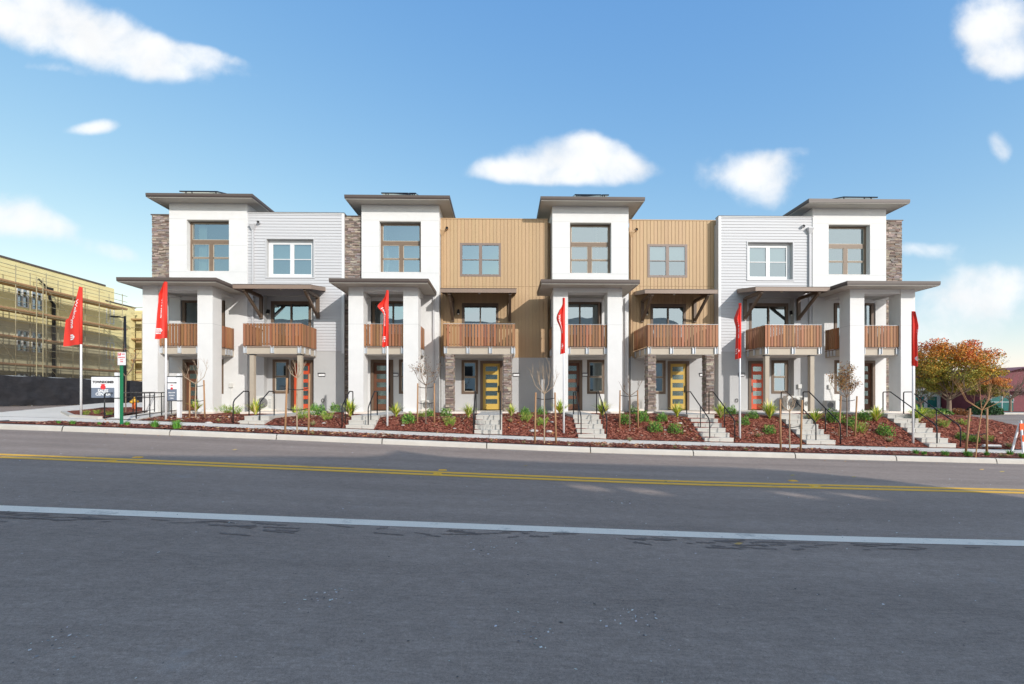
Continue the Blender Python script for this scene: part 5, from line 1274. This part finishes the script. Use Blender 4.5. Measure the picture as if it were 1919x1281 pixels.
def scaffold():
    X0,X1=-33.2,-32.1; lev=[7.60,5.85,4.05,2.25]; y0,y1=14.0,39.5
    root=thing('scaffolding',(X1,30,-.5),'tall tube scaffolding with plank decks and dark netting along the yellow building','scaffolding')
    ys=[14,16.2,18.4,20.6,22.8,25,27.2,29.4,30.6,32.6,34.6,36.8,39.0]
    for i,y in enumerate(ys):
        for X in (X0,X1):
            top=8.9 if i%3 else 9.2
            m=MB().use('scaffold_tube'); m.tube([(X,y,-.5),(X,y,8.75)],.026,6); m.build('pole',root,True)
    for z in lev:
        m=MB().use('plank'); m.box(X0-.02,X1+.03,y0,y1,z-.10,z); m.use('stake_wood'); m.box(X1+.031,X1+.05,y0,y1,z-.06,z+.03); m.build('plank_deck',root)
        g=MB().use('scaffold_tube'); g.tube([(X1,y0,z+1.05),(X1,y1,z+1.05)],.022,6); g.tube([(X1,y0,z+.55),(X1,y1,z+.55)],.018,6); g.tube([(X1,y0,z-.16),(X1,y1,z-.16)],.02,6); g.build('guard_rail',root)
    b=MB().use('scaffold_tube')
    for i in range(0,len(ys)-1):
        for k,z in enumerate(lev):
            if (i+k)%3==0: b.tube([(X1+.03,ys[i],z),(X1+.03,ys[i+1],z-1.75)],.016,5)
    b.build('brace',root)
    n=MB().use('netting'); n.grid(frange(0,1,60),frange(0,1,16),lambda u,v:0)
    n.v=[(X1+.10+.06*math.sin(u*60+v*5)+.03*math.sin(u*170), y0+(y1-y0)*u, .2+5.0*v+(.15*math.sin(u*25) if v>.97 else 0)) for u,v,_ in n.v]; n.build('netting',root,True)
    for ya,yb,za in ((29.2,29.6,.0),):
        pass
    l=MB().use('scaffold_tube')
    for Yq in (YX(64,X1),YX(76,X1)): l.tube([(X1+.16,Yq,-.4),(X1+.16,Yq,8.3)],.03,6)
    for k in range(26): l.tube([(X1+.16,YX(64,X1),-.2+k*.33),(X1+.16,YX(76,X1),-.2+k*.33)],.012,5)
    l.build('ladder',root)
scaffold()
def far_block():
    root=thing('construction_building',(-36,43,-.6),'lower yellow building with open dark window bays, seen just left of the leftmost tower','building')
    m=MB().use('sheathing'); ops=[]; x0,x1=-40,-30; Y=43.5
    for z in (-.2,2.7,5.6):
        for x in (-38.2,-36.0,-33.9,-32.0): ops.append((x,x+1.2,z+.4,z+2.0))
    m.wall(x0,x1,-1,8.2,Y,ops,.15); m.box(x0,x1,Y+1.2,Y+10,-1,8.2); m.poly([(x0,Y,8.2),(x1,Y,8.2),(x1,Y+1.3,8.2),(x0,Y+1.3,8.2)]); m.poly([(x0,Y,-1),(x0,Y+1.3,-1),(x0,Y+1.3,8.2),(x0,Y,8.2)]); m.build('wall',root)
    for o in ops: 
        w=MB().use('ac_dark'); w.box(o[0],o[1],Y+.16,Y+.2,o[2],o[3]); w.build('window',root)
    t=MB().use('plank')
    for z in (2.3,5.2): t.box(x0,x1,Y-.03,Y,z,z+.18)
    t.build('floor_band',root)
    root=thing('scaffolding',(-36,42,-.6),'short scaffolding tower standing before the lower yellow building','scaffolding')
    for x in (-39.2,-37.6,-36.0,-34.4,-32.8):
        for y in (42.0,43.0): q=MB().use('scaffold_tube'); q.tube([(x,y,-.6),(x,y,7.6)],.035,6); q.build('pole',root)
    for z in (1.6,3.5,5.4,7.2):
        q=MB().use('plank'); q.box(-39.4,-32.6,41.95,43.05,z-.1,z); q.build('plank_deck',root); q=MB().use('scaffold_tube'); q.tube([(-39.4,42,z+1),(-32.6,42,z+1)],.025,6); q.tube([(-39.4,42,z+.5),(-32.6,42,z+.5)],.02,6); q.tube([(-39.2,42,z-1.8),(-37.6,42,z)],.02,5); q.tube([(-36,42,z-1.8),(-34.4,42,z)],.02,5); q.build('guard_rail',root)
far_block()
def fence():
    X=-31.0; y0,y1=12.0,44.0; root=thing('screen_fence',(X,28,-.5),'black cloth-screened construction fence along the left street','fence')
    m=MB().use('fence_cloth'); n=220; k=10; b=0
    for i in range(n+1):
        y=y0+(y1-y0)*i/n
        for j in range(k+1):
            v=j/k; sag=.05*math.sin(i*.42)*math.sin(math.pi*v)+.10*mnoise.noise(Vector((y*1.1,v*3.0,0)))+.05*mnoise.noise(Vector((y*3.1,v*7.0,2)))
            m.v.append((X+sag*.9,y,-.50+1.90*v+(.035*math.sin(i*.35) if j==k else 0)+(.03*math.sin(i*.9) if j==0 else 0)))
    for i in range(n):
        for j in range(k): a=i*(k+1)+j; m.face((a,a+k+1,a+k+2,a+1))
    m.build('screen_cloth',root,True)
    for y in frange(y0,y1,12): q=MB().use('galvanised'); q.tube([(X-.12,y,-.6),(X-.12,y,1.45)],.03,8); q.build('post',root)
    r_=MB().use('galvanised'); r_.tube([(X-.10,y0,1.39),(X-.10,y1,1.39)],.022,6); r_.build('top_rail',root)
    root=thing('screen_fence',(-29,44.0,-.5),'far run of the black screened fence, between the signs and the leftmost tower','fence')
    m=MB().use('fence_cloth'); m.grid(frange(0,1,40),frange(0,1,8),lambda u,v:0); m.v=[(-31+12*u,40.5+.06*math.sin(u*50+v*3),-.6+1.95*v) for u,v,_ in m.v]; m.build('screen_cloth',root,True)
    for x in frange(-31,-19,4): q=MB().use('galvanised'); q.tube([(x,40.62,-.6),(x,40.62,1.5)],.03,8); q.build('post',root)
fence()
def lamp_post():
    D=36; x=PX(234,D); z=-.6; zt=PZ(234,592,D); root=thing('street_lamp',(x,D,z),'black street lamp with a short arm before the yellow building','street lamp')
    m=MB().use('metal_black'); m.tube([(x,D,z),(x,D,zt)],[.13,.08],10); m.build('pole',root,True)
    a=MB().use('metal_black'); a.tube([(x,D,zt-.15),(x-.5,D,zt-.05)],.04,8); a.box(x-1.0,x-.4,D-.15,D+.15,zt-.10,zt-.0); a.build('lamp_head',root)
lamp_post()

# ------------------------------------------------------------------ trees beyond the terrace
def big_tree(x,y,z,H,W,label,seed,cols,nleaf,trunkh,density=1.0,lsize=.16,bare=False,name='autumn_tree',flat=.42):
    rnd=random.Random(seed); root=thing(name,(x,y,z),label,'tree'); t=MB().use('bark'); tips=[]
    t.tube([(x,y,z-.2),(x+.05,y,z+trunkh*.6),(x,y,z+trunkh)],[H*.030,H*.024,H*.022],10,cap=False)
    cz=z+trunkh+(H-trunkh)*.45
    for i in range(11):
        a=i/11*6.28+rnd.uniform(-.3,.3); e=rnd.uniform(.25,1.1); L=(H-trunkh)*rnd.uniform(.55,.8)
        d=Vector((math.cos(a)*math.cos(e),math.sin(a)*math.cos(e),math.sin(e))); 
        L=min(L,W*.34/max(.15,math.hypot(d.x,d.y)))
        grow(t,(x,y,z+trunkh*rnd.uniform(.75,1)),d,L,H*.0095,0,rnd,None,.55,.15,tips)
    t.build('trunk',root,True)
    if bare: return root
    # leaf clumps around limb ends, uneven with gaps
    m=MB(); cl=[]
    for k in range(int(46*density)):
        a=rnd.uniform(0,6.28); u=rnd.uniform(-1,1); rr=rnd.uniform(.55,1.0)
        px_=Vector((math.cos(a)*math.sqrt(1-u*u)*W*.46*rr, math.sin(a)*math.sqrt(1-u*u)*W*.42*rr, u*(H-trunkh)*flat*rr)); 
        if u<-.5: px_.x*=.8
        cl.append((Vector((x,y,cz+ (H-trunkh)*.08))+px_, rnd.uniform(.09,.17)*W))
    tips=[t_ for t_ in tips if math.hypot(t_[0].x-x,t_[0].y-y)<W*.47 and t_[0].z<z+H*.97]
    for q,d in rnd.sample(tips,min(len(tips),30)): cl.append((q,rnd.uniform(.06,.11)*W))
    for i in range(nleaf):
        c,rad=rnd.choice(cl); v=Vector([rnd.gauss(0,1) for _ in range(3)]).normalized()*rad*(rnd.random()**.45); v.z*=.62; q=c+v
        if q.z<z+trunkh*.8: continue
        f=(q.z-z-trunkh)/(H-trunkh)*.98-.10+.34*mnoise.noise(q*.55+Vector((seed,0,0)))+.12*(q.x-x)/W
        idx=min(len(cols)-1,max(0,int(f*len(cols)))); c_=rnd.choice(cols[idx]); m.use('leaf',vary(c_,.28,rnd))
        s_=lsize*rnd.uniform(.6,1.25); leaf_quad(m,q,[rnd.uniform(-1,1) for _ in range(3)],[rnd.uniform(-1,1) for _ in range(3)],s_,s_*.62)
    m.build('crown',root); return root
Dt=50; xt=PX(1778,Dt)
big_tree(xt,Dt,-1.9,8.5,9.0,'large autumn tree with orange top and olive lower leaves, right of the terrace',41,[[(.34,.31,.05),(.24,.24,.04),(.45,.32,.05)],[(.46,.33,.04),(.34,.27,.04),(.62,.30,.04)],[(.62,.19,.03),(.72,.30,.04),(.40,.20,.04)],[(.66,.13,.03),(.48,.08,.025),(.66,.23,.05)]],42000,2.0,1.5,.19)
big_tree(PX(1852,58),58,-2,4.9,5.2,'smaller orange tree right behind the large autumn tree',42,[[(.34,.27,.05)],[(.66,.28,.05),(.56,.18,.04)],[(.72,.18,.05),(.62,.14,.04)]],14000,2.2,.8,.15)
big_tree(PX(1893,62),62,-2,6.2,7.5,'bare greyish tree in front of the maroon building',43,[[(.28,.20,.18),(.22,.16,.15)]],1500,1.8,.8,.10,name='bare_tree')
big_tree(PX(1725,70),70,-2,5.6,6,'dark olive tree farther back at the corner of the terrace',44,[[(.10,.12,.04)],[(.16,.15,.04)],[(.30,.14,.04)]],6000,1.2,.8,.15)
def bush(x,y,z,w,h,label,cols,seed,n=2500):
    rnd=random.Random(seed); m=MB()
    for i in range(n):
        p=Vector([rnd.gauss(0,1) for _ in range(3)]).normalized()*(rnd.random()**.3); p.z=abs(p.z); k=1+.25*mnoise.noise(p*2+Vector((seed,0,0)))
        m.use('leaf',vary(rnd.choice(cols),.3,rnd)); leaf_quad(m,(x+p.x*w/2*k,y+p.y*w/3*k,z+p.z*h*k),[rnd.uniform(-1,1) for _ in range(3)],[rnd.uniform(-1,1) for _ in range(3)],.22,.12)
    m.origin=Vector((x,y,z)); tag(m.build('bush'),label,'bush','bushes before the far buildings')
bush(PX(1845,56),56,-2.1,3.6,1.9,'dark green bush left of the teal arched window',[(.03,.08,.03),(.05,.13,.03),(.02,.05,.02)],1)
bush(PX(1868,57),57,-2.1,1.6,.9,'small green bush at the foot of the teal window',[(.06,.16,.03)],2,900)
bush(PX(1790,54),54,-2.1,3.6,.8,'low rust-orange ground cover bush under the large autumn tree',[(.30,.11,.03),(.2,.1,.04)],3,1600)
bush(PX(1740,46),46,-2.1,4.0,1.0,'yellow-green bush hedge behind the rightmost tower corner',[(.30,.33,.05),(.2,.26,.05)],4,1800)
bush(PX(1765,46),46,-2.0,2.0,.9,'green bush hedge end under the autumn tree trunk',[(.12,.22,.04),(.08,.18,.03)],5,1200)
def barrel_building():
    x0,x1,y0,y1=PX(1836,68),125,68,88; zb=-2.1; zs=1.6; zr=4.7; root=thing('community_hall',((x0+x1)/2,y0,zb),'maroon barrel-roofed building with a teal arched window at the far right','building')
    m=MB().use('maroon'); 
    m.box(x0,x1,y0,y1,zb,zs); m.build('wall',root)
    # barrel vaults across the front: arcs seen end-on, corrugated
    n=26; xa=x0-1.5
    for k,(a,b) in enumerate(((x0-.8,x0+17),(x0+17.2,x0+35),(x0+35.2,x0+53))):
        r_=MB().use('maroon_roof'); b0=len(r_.v); ncor=44; yv=[y0-2.5+(y1-y0+3)*j/ncor for j in range(ncor+1)]
        for i in range(n+1):
            t=math.pi*i/n; X=(a+b)/2-(b-a)/2*math.cos(t); Z=zs-.6+(zr-zs+.6)*abs(math.sin(t))**.75
            for j,yy in enumerate(yv): r_.v.append((X,yy,Z+(.07 if j%2 else 0)))
        w=ncor+1
        for i in range(n):
            for j in range(ncor): q=i*w+j; r_.face((q,q+1,q+w+1,q+w))
        r_.use('maroon'); f=len(r_.v); pts=[]
        for i in range(n+1):
            t=math.pi*i/n; pts.append(((a+b)/2-(b-a)/2*math.cos(t),y0-1.2,zs-.6+(zr-zs+.55)*abs(math.sin(t))**.75))
        r_.poly(pts); r_.build('roof',root)
    for c,w_ in ((PX(1878,67.9),3.6),(PX(1878,67.9)+9,3.6)):
        g=MB().use('teal_glass'); pts=[(c-w_/2,y0-.05,zb+.1),(c+w_/2,y0-.05,zb+.1)]+[(c+w_/2*math.cos(t*math.pi/14),y0-.05,zb+1.6+1.3*math.sin(t*math.pi/14)) for t in range(15)]; g.poly(pts); w=g.build('window',root)
        f=MB().use('office_white'); f.box(c-w_/2,c+w_/2,y0-.1,y0-.051,zb+1.4,zb+1.5); f.box(c-.05,c+.05,y0-.11,y0-.052,zb+.1,zb+2.8); f.tube([(c+w_/2*math.cos(t*math.pi/14),y0-.08,zb+1.6+1.3*math.sin(t*math.pi/14)) for t in range(15)],.06,6); f.build('frame',w)
barrel_building()
def office():
    x0,x1,y0=52,PX(1835,74),74; root=thing('office_building',((x0+x1)/2,y0,-2.1),'low white building with dark teal windows behind the autumn tree','building')
    m=MB().use('office_white'); ops=[(x0+.6+i*2.2,x0+2.3+i*2.2,-1.6,.2) for i in range(int((x1-x0)/2.2))]; m.wall(x0,x1,-2.1,1.2,y0,ops,.1); m.box(x0,x1,y0+.3,y0+14,-2.1,1.2); m.box(x0-.2,x1+.2,y0-.3,y0+14.2,1.2,1.5); m.build('wall',root)
    for o in ops: g=MB().use('teal_glass'); g.box(o[0],o[1],y0+.11,y0+.15,o[2],o[3]); g.build('window',root)
office()
# distant wooded rise closing the horizon
rnd=random.Random(3); m=MB()
for i in range(9000):
    x=rnd.uniform(-260,330); y=rnd.uniform(180,230); h=4.5+2.5*mnoise.noise(Vector((x*.03,0,0)))+1.0*mnoise.noise(Vector((x*.15,1,0))); z=rnd.uniform(-2,h)
    m.use('leaf',vary((.07,.10,.05),.3,rnd)); leaf_quad(m,(x,y,z),[rnd.uniform(-1,1) for _ in range(3)],[rnd.uniform(-1,1) for _ in range(3)],3.2,2.4)
tag(m.build('distant_woods'),'dark far-off line of trees on the horizon','woods',None,'stuff')

# ------------------------------------------------------------------ the terrace across the street (behind the viewpoint): shades the road, shows in the windows
def opposite():
    root=thing('apartment_building',(0,-9,-1.5),'long flat-roofed building across the street behind the viewpoint, seen mirrored in the windows','building')
    Yf=-12.0; m=MB().use('stucco_white')
    prof=[(a+2.1 if i>1 else a,b+1.6) for i,(a,b) in enumerate([(-34,8.6),(-6,8.6),(2.7,8.1),(5.6,8.6),(10.4,9.0),(11.1,9.2),(11.9,9.75),(12.7,9.25),(14.4,9.05),(19.5,8.95),(20.6,8.75),(21.4,8.2)])]
    ops=[]; 
    for i in range(16):
        x=-32+i*3.3
        for z in (-.9,2.2,5.3): ops.append((x,x+1.5,z+.5,z+2.0))
    glint_slots=[]  # parapet slots added to pass sun, standing in for window glints on asphalt
    for pa,pb,py in ((1066,1140,914),(1172,1250,921),(1462,1524,928),(1580,1634,930)):
        gx,gy=GP((pa+pb)/2,py,ZR); 
        for it in range(8): gx,gy=GP((pa+pb)/2,py,ZR+GR(gx))
        t_=(gy-Yf); hw=(pb-pa)*gy/FPX/2; kz=math.tan(R(ELEV))/math.cos(R(AZ)); cxo=gx+t_*math.tan(R(AZ)); cz=ZR+GR(gx)+t_*kz; glint_slots.append((cxo-hw*.8,cxo+hw*.8,cz-.13,cz+.13))
    zlo=min(h[2] for h in glint_slots)-.25
    m.wall(-34,23.5,-2,zlo,Yf,ops,0); m.wall(-34,23.5,zlo,9.75,Yf,glint_slots,.06)
    # same wall with parapet silhouette above, and closed volume behind
    top=[(a,Yf,b) for a,b in prof]; m.poly([(-34,Yf,9.75),(23.5,Yf,9.75)]+[(a,b,max(c,9.76)) for a,b,c in top][::-1])
    m.box(-34,23.5,Yf-11,Yf-.06,-2,zlo-.02); m.build('wall',root)
    for o in ops:
        w=MB().use('frame_brown'); 
        for q in ((o[0],o[0]+.07,o[2],o[3]),(o[1]-.07,o[1],o[2],o[3]),(o[0]+.07,o[1]-.07,o[2],o[2]+.07),(o[0]+.07,o[1]-.07,o[3]-.07,o[3])): w.box(q[0],q[1],Yf-.06,Yf+.03,q[2],q[3])
        ww=w.build('window',root); g=MB().use('solar'); g.box(o[0]+.07,o[1]-.07,Yf-.05,Yf-.03,o[2]+.07,o[3]-.07); g.build('pane',ww)
opposite()

# ------------------------------------------------------------------ sky with clouds, sun, camera
S=Vector((math.sin(R(AZ))*math.cos(R(ELEV)),-math.cos(R(AZ))*math.cos(R(ELEV)),math.sin(R(ELEV))))
w=bpy.data.worlds.new("World"); scene.world=w; w.use_nodes=True; nt=w.node_tree; nt.nodes.clear(); L=nt.links.new
out=N(nt,'ShaderNodeOutputWorld'); bg=N(nt,'ShaderNodeBackground'); L(bg.outputs[0],out.inputs[0])
sky=N(nt,'ShaderNodeTexSky'); sky.sky_type='NISHITA'; sky.sun_disc=False; sky.sun_elevation=R(ELEV); sky.sun_rotation=math.atan2(S.x,S.y); sky.altitude=30; sky.air_density=1.0; sky.dust_density=.6; sky.ozone_density=1.6
SKYSTR=.15
bg.inputs['Strength'].default_value=SKYSTR
tc=N(nt,'ShaderNodeTexCoord'); sep=N(nt,'ShaderNodeSeparateXYZ'); L(tc.outputs['Generated'],sep.inputs[0])
ab=N(nt,'ShaderNodeMath',operation='ABSOLUTE'); L(sep.outputs['Y'],ab.inputs[0]); mxm=N(nt,'ShaderNodeMath',operation='MAXIMUM'); L(ab.outputs[0],mxm.inputs[0]); mxm.inputs[1].default_value=.05
def dv(a,b): n=N(nt,'ShaderNodeMath',operation='DIVIDE'); L(a,n.inputs[0]); L(b,n.inputs[1]); return n.outputs[0]
cmb=N(nt,'ShaderNodeCombineXYZ'); L(dv(sep.outputs['X'],mxm.outputs[0]),cmb.inputs[0]); L(dv(sep.outputs['Z'],mxm.outputs[0]),cmb.inputs[1])
def nzv(scale,detail,amp,src):
    n=N(nt,'ShaderNodeTexNoise',Scale=scale,Detail=detail,Roughness=.6); L(src,n.inputs['Vector'])
    s=N(nt,'ShaderNodeVectorMath',operation='SUBTRACT'); L(n.outputs['Color'],s.inputs[0]); s.inputs[1].default_value=(.5,.5,.5)
    k=N(nt,'ShaderNodeVectorMath',operation='SCALE'); L(s.outputs[0],k.inputs[0]); k.inputs['Scale'].default_value=amp; return k.outputs[0]
def addv(a,b): n=N(nt,'ShaderNodeVectorMath',operation='ADD'); L(a,n.inputs[0]); L(b,n.inputs[1]); return n.outputs[0]
wp=addv(cmb.outputs[0],nzv(4.5,2.0,.07,cmb.outputs[0]))
CL=[ # px,py,rx,ry,rot(deg, clockwise on the picture),edge start,edge end,strength
 (120,50,185,66,22,.25,1.1,.97),(255,95,150,46,24,.25,1.12,.97),(335,110,150,26,12,.15,1.15,.85),(50,20,140,66,15,.25,1.1,.9),(300,145,85,24,10,.15,1.15,.85),(425,112,60,12,10,.0,1.2,.5),(115,133,60,11,8,.0,1.15,.5),
 (185,246,50,15,-8,.1,1.15,.85),(35,408,100,50,12,.3,1.1,.9),(100,432,60,24,12,.2,1.1,.7),(215,473,70,19,5,.0,1.2,.65),
 (1070,302,130,40,0,.45,1.05,1.0),(1092,268,74,32,4,.35,1.08,1.0),(950,322,92,22,-6,.3,1.08,1.0),(1175,302,72,34,8,.4,1.08,1.0),(1040,326,110,22,0,.3,1.1,1.0),
 (1415,318,108,42,0,.1,1.15,.92),(1435,362,66,34,0,.0,1.2,.7),(1495,285,55,16,-5,.0,1.2,.35),
 (1885,35,85,85,25,.45,1.08,1.0),(1893,108,56,36,0,.35,1.1,.95),(1898,268,22,32,0,.0,1.15,.6),(1845,213,28,9,0,.0,1.2,.25),
 (1850,555,140,52,0,.1,1.2,.85),(1755,462,68,24,0,.0,1.2,.7),(1880,515,100,34,8,.0,1.2,.7),(1780,620,160,50,0,.0,1.3,.5),
 (620,760,900,60,0,.2,1.3,.35)]
acc=None
for (px,py,rx,ry,rot,e0,e1,stg) in CL:
    cx_=(px-943)/FPX; cy_=(HYP-py)/FPX
    s=N(nt,'ShaderNodeVectorMath',operation='SUBTRACT'); L(wp,s.inputs[0]); s.inputs[1].default_value=(cx_,cy_,0)
    mp=N(nt,'ShaderNodeMapping'); mp.vector_type='TEXTURE'; mp.inputs['Rotation'].default_value=(0,0,-R(rot)); mp.inputs['Scale'].default_value=(rx/FPX,ry/FPX,1); L(s.outputs[0],mp.inputs['Vector'])
    sp2=N(nt,'ShaderNodeSeparateXYZ'); L(mp.outputs[0],sp2.inputs[0]); c2=N(nt,'ShaderNodeCombineXYZ'); L(sp2.outputs[0],c2.inputs[0]); L(sp2.outputs[1],c2.inputs[1])
    ln=N(nt,'ShaderNodeVectorMath',operation='LENGTH'); L(c2.outputs[0],ln.inputs[0])
    mr=N(nt,'ShaderNodeMapRange'); mr.interpolation_type='SMOOTHSTEP'; L(ln.outputs['Value'],mr.inputs['Value']); mr.inputs['From Min'].default_value=.15; mr.inputs['From Max'].default_value=1.52; mr.inputs['To Min'].default_value=stg; mr.inputs['To Max'].default_value=0
    if acc is None: acc=mr.outputs[0]
    else:
        # 1-(1-a)(1-b)
        a=N(nt,'ShaderNodeMath',operation='SUBTRACT'); a.inputs[0].default_value=1; L(acc,a.inputs[1]); b=N(nt,'ShaderNodeMath',operation='SUBTRACT'); b.inputs[0].default_value=1; L(mr.outputs[0],b.inputs[1])
        c=N(nt,'ShaderNodeMath',operation='MULTIPLY'); L(a.outputs[0],c.inputs[0]); L(b.outputs[0],c.inputs[1]); d=N(nt,'ShaderNodeMath',operation='SUBTRACT'); d.inputs[0].default_value=1; L(c.outputs[0],d.inputs[1]); acc=d.outputs[0]
det=N(nt,'ShaderNodeTexNoise',Scale=13.0,Detail=9.0,Roughness=.58); L(wp,det.inputs['Vector'])
dm=N(nt,'ShaderNodeMath',operation='SUBTRACT'); L(det.outputs['Fac'],dm.inputs[0]); dm.inputs[1].default_value=.5
dk=N(nt,'ShaderNodeMath',operation='MULTIPLY_ADD'); L(dm.outputs[0],dk.inputs[0]); dk.inputs[1].default_value=.95; L(acc,dk.inputs[2])
mm=N(nt,'ShaderNodeMapRange'); mm.interpolation_type='SMOOTHSTEP'; L(dk.outputs[0],mm.inputs['Value']); mm.inputs['From Min'].default_value=.22; mm.inputs['From Max'].default_value=1.08
gate=N(nt,'ShaderNodeMapRange'); L(acc,gate.inputs['Value']); gate.inputs['From Min'].default_value=.02; gate.inputs['From Max'].default_value=.25
mg=N(nt,'ShaderNodeMath',operation='MULTIPLY'); L(mm.outputs[0],mg.inputs[0]); L(gate.outputs[0],mg.inputs[1]); mm=mg
sc3=N(nt,'ShaderNodeSeparateColor'); L(sky.outputs[0],sc3.inputs[0]); hs=N(nt,'ShaderNodeCombineColor')
for i,(k_,g_) in enumerate(((.87,1.08),(1.27,.72),(2.34,.30))):
    pw=N(nt,'ShaderNodeMath',operation='POWER'); L(sc3.outputs[i],pw.inputs[0]); pw.inputs[1].default_value=g_
    ml=N(nt,'ShaderNodeMath',operation='MULTIPLY'); L(pw.outputs[0],ml.inputs[0]); ml.inputs[1].default_value=k_; L(ml.outputs[0],hs.inputs[i])
# unseen sky behind the viewpoint is boosted and warmed, added fill for the shade
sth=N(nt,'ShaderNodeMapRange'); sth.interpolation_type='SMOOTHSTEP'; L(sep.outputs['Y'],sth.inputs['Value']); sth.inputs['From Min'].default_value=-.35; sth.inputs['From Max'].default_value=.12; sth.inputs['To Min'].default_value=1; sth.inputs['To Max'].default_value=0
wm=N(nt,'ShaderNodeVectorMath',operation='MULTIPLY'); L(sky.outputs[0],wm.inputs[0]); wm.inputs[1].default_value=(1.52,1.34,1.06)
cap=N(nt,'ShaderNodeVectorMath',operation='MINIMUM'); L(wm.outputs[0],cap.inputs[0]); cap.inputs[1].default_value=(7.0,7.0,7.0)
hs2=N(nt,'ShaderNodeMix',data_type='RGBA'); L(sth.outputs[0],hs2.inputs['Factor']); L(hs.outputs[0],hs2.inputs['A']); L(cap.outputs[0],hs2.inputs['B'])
cs=N(nt,'ShaderNodeMapRange'); n5=N(nt,'ShaderNodeTexNoise',Scale=7.0,Detail=3.0); L(cmb.outputs[0],n5.inputs['Vector']); L(n5.outputs['Fac'],cs.inputs['Value'])
CLB=4.3
for k,v in zip(('From Min','From Max','To Min','To Max'),(.3,.7,CLB*.93,CLB*1.06)): cs.inputs[k].default_value=v
cc=N(nt,'ShaderNodeVectorMath',operation='SCALE'); cc.inputs[0].default_value=(.97,.985,1.0); L(cs.outputs[0],cc.inputs['Scale'])
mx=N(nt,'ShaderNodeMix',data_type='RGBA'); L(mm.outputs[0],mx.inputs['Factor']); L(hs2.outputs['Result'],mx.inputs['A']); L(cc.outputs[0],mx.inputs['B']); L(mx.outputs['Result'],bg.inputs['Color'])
sun=bpy.data.lights.new('sun','SUN'); sun.energy=2.05; sun.angle=R(.5); sun.color=(1.0,.96,.91)
so=bpy.data.objects.new('sun',sun); COL.objects.link(so); so.rotation_mode='QUATERNION'; so.rotation_quaternion=S.to_track_quat('Z','Y'); so.location=(20,-20,30)
cam=bpy.data.cameras.new('camera'); cam.sensor_width=36; cam.lens=36*FPX/1919; cam.shift_y=(HYP-640.5)/1919; cam.clip_start=.1; cam.clip_end=2500
co=bpy.data.objects.new('camera',cam); COL.objects.link(co); co.rotation_euler=(math.pi/2,0,-TH); scene.camera=co
scene.view_settings.view_transform='Standard'; scene.view_settings.look='None'; scene.view_settings.gamma=1; scene.view_settings.exposure=.7
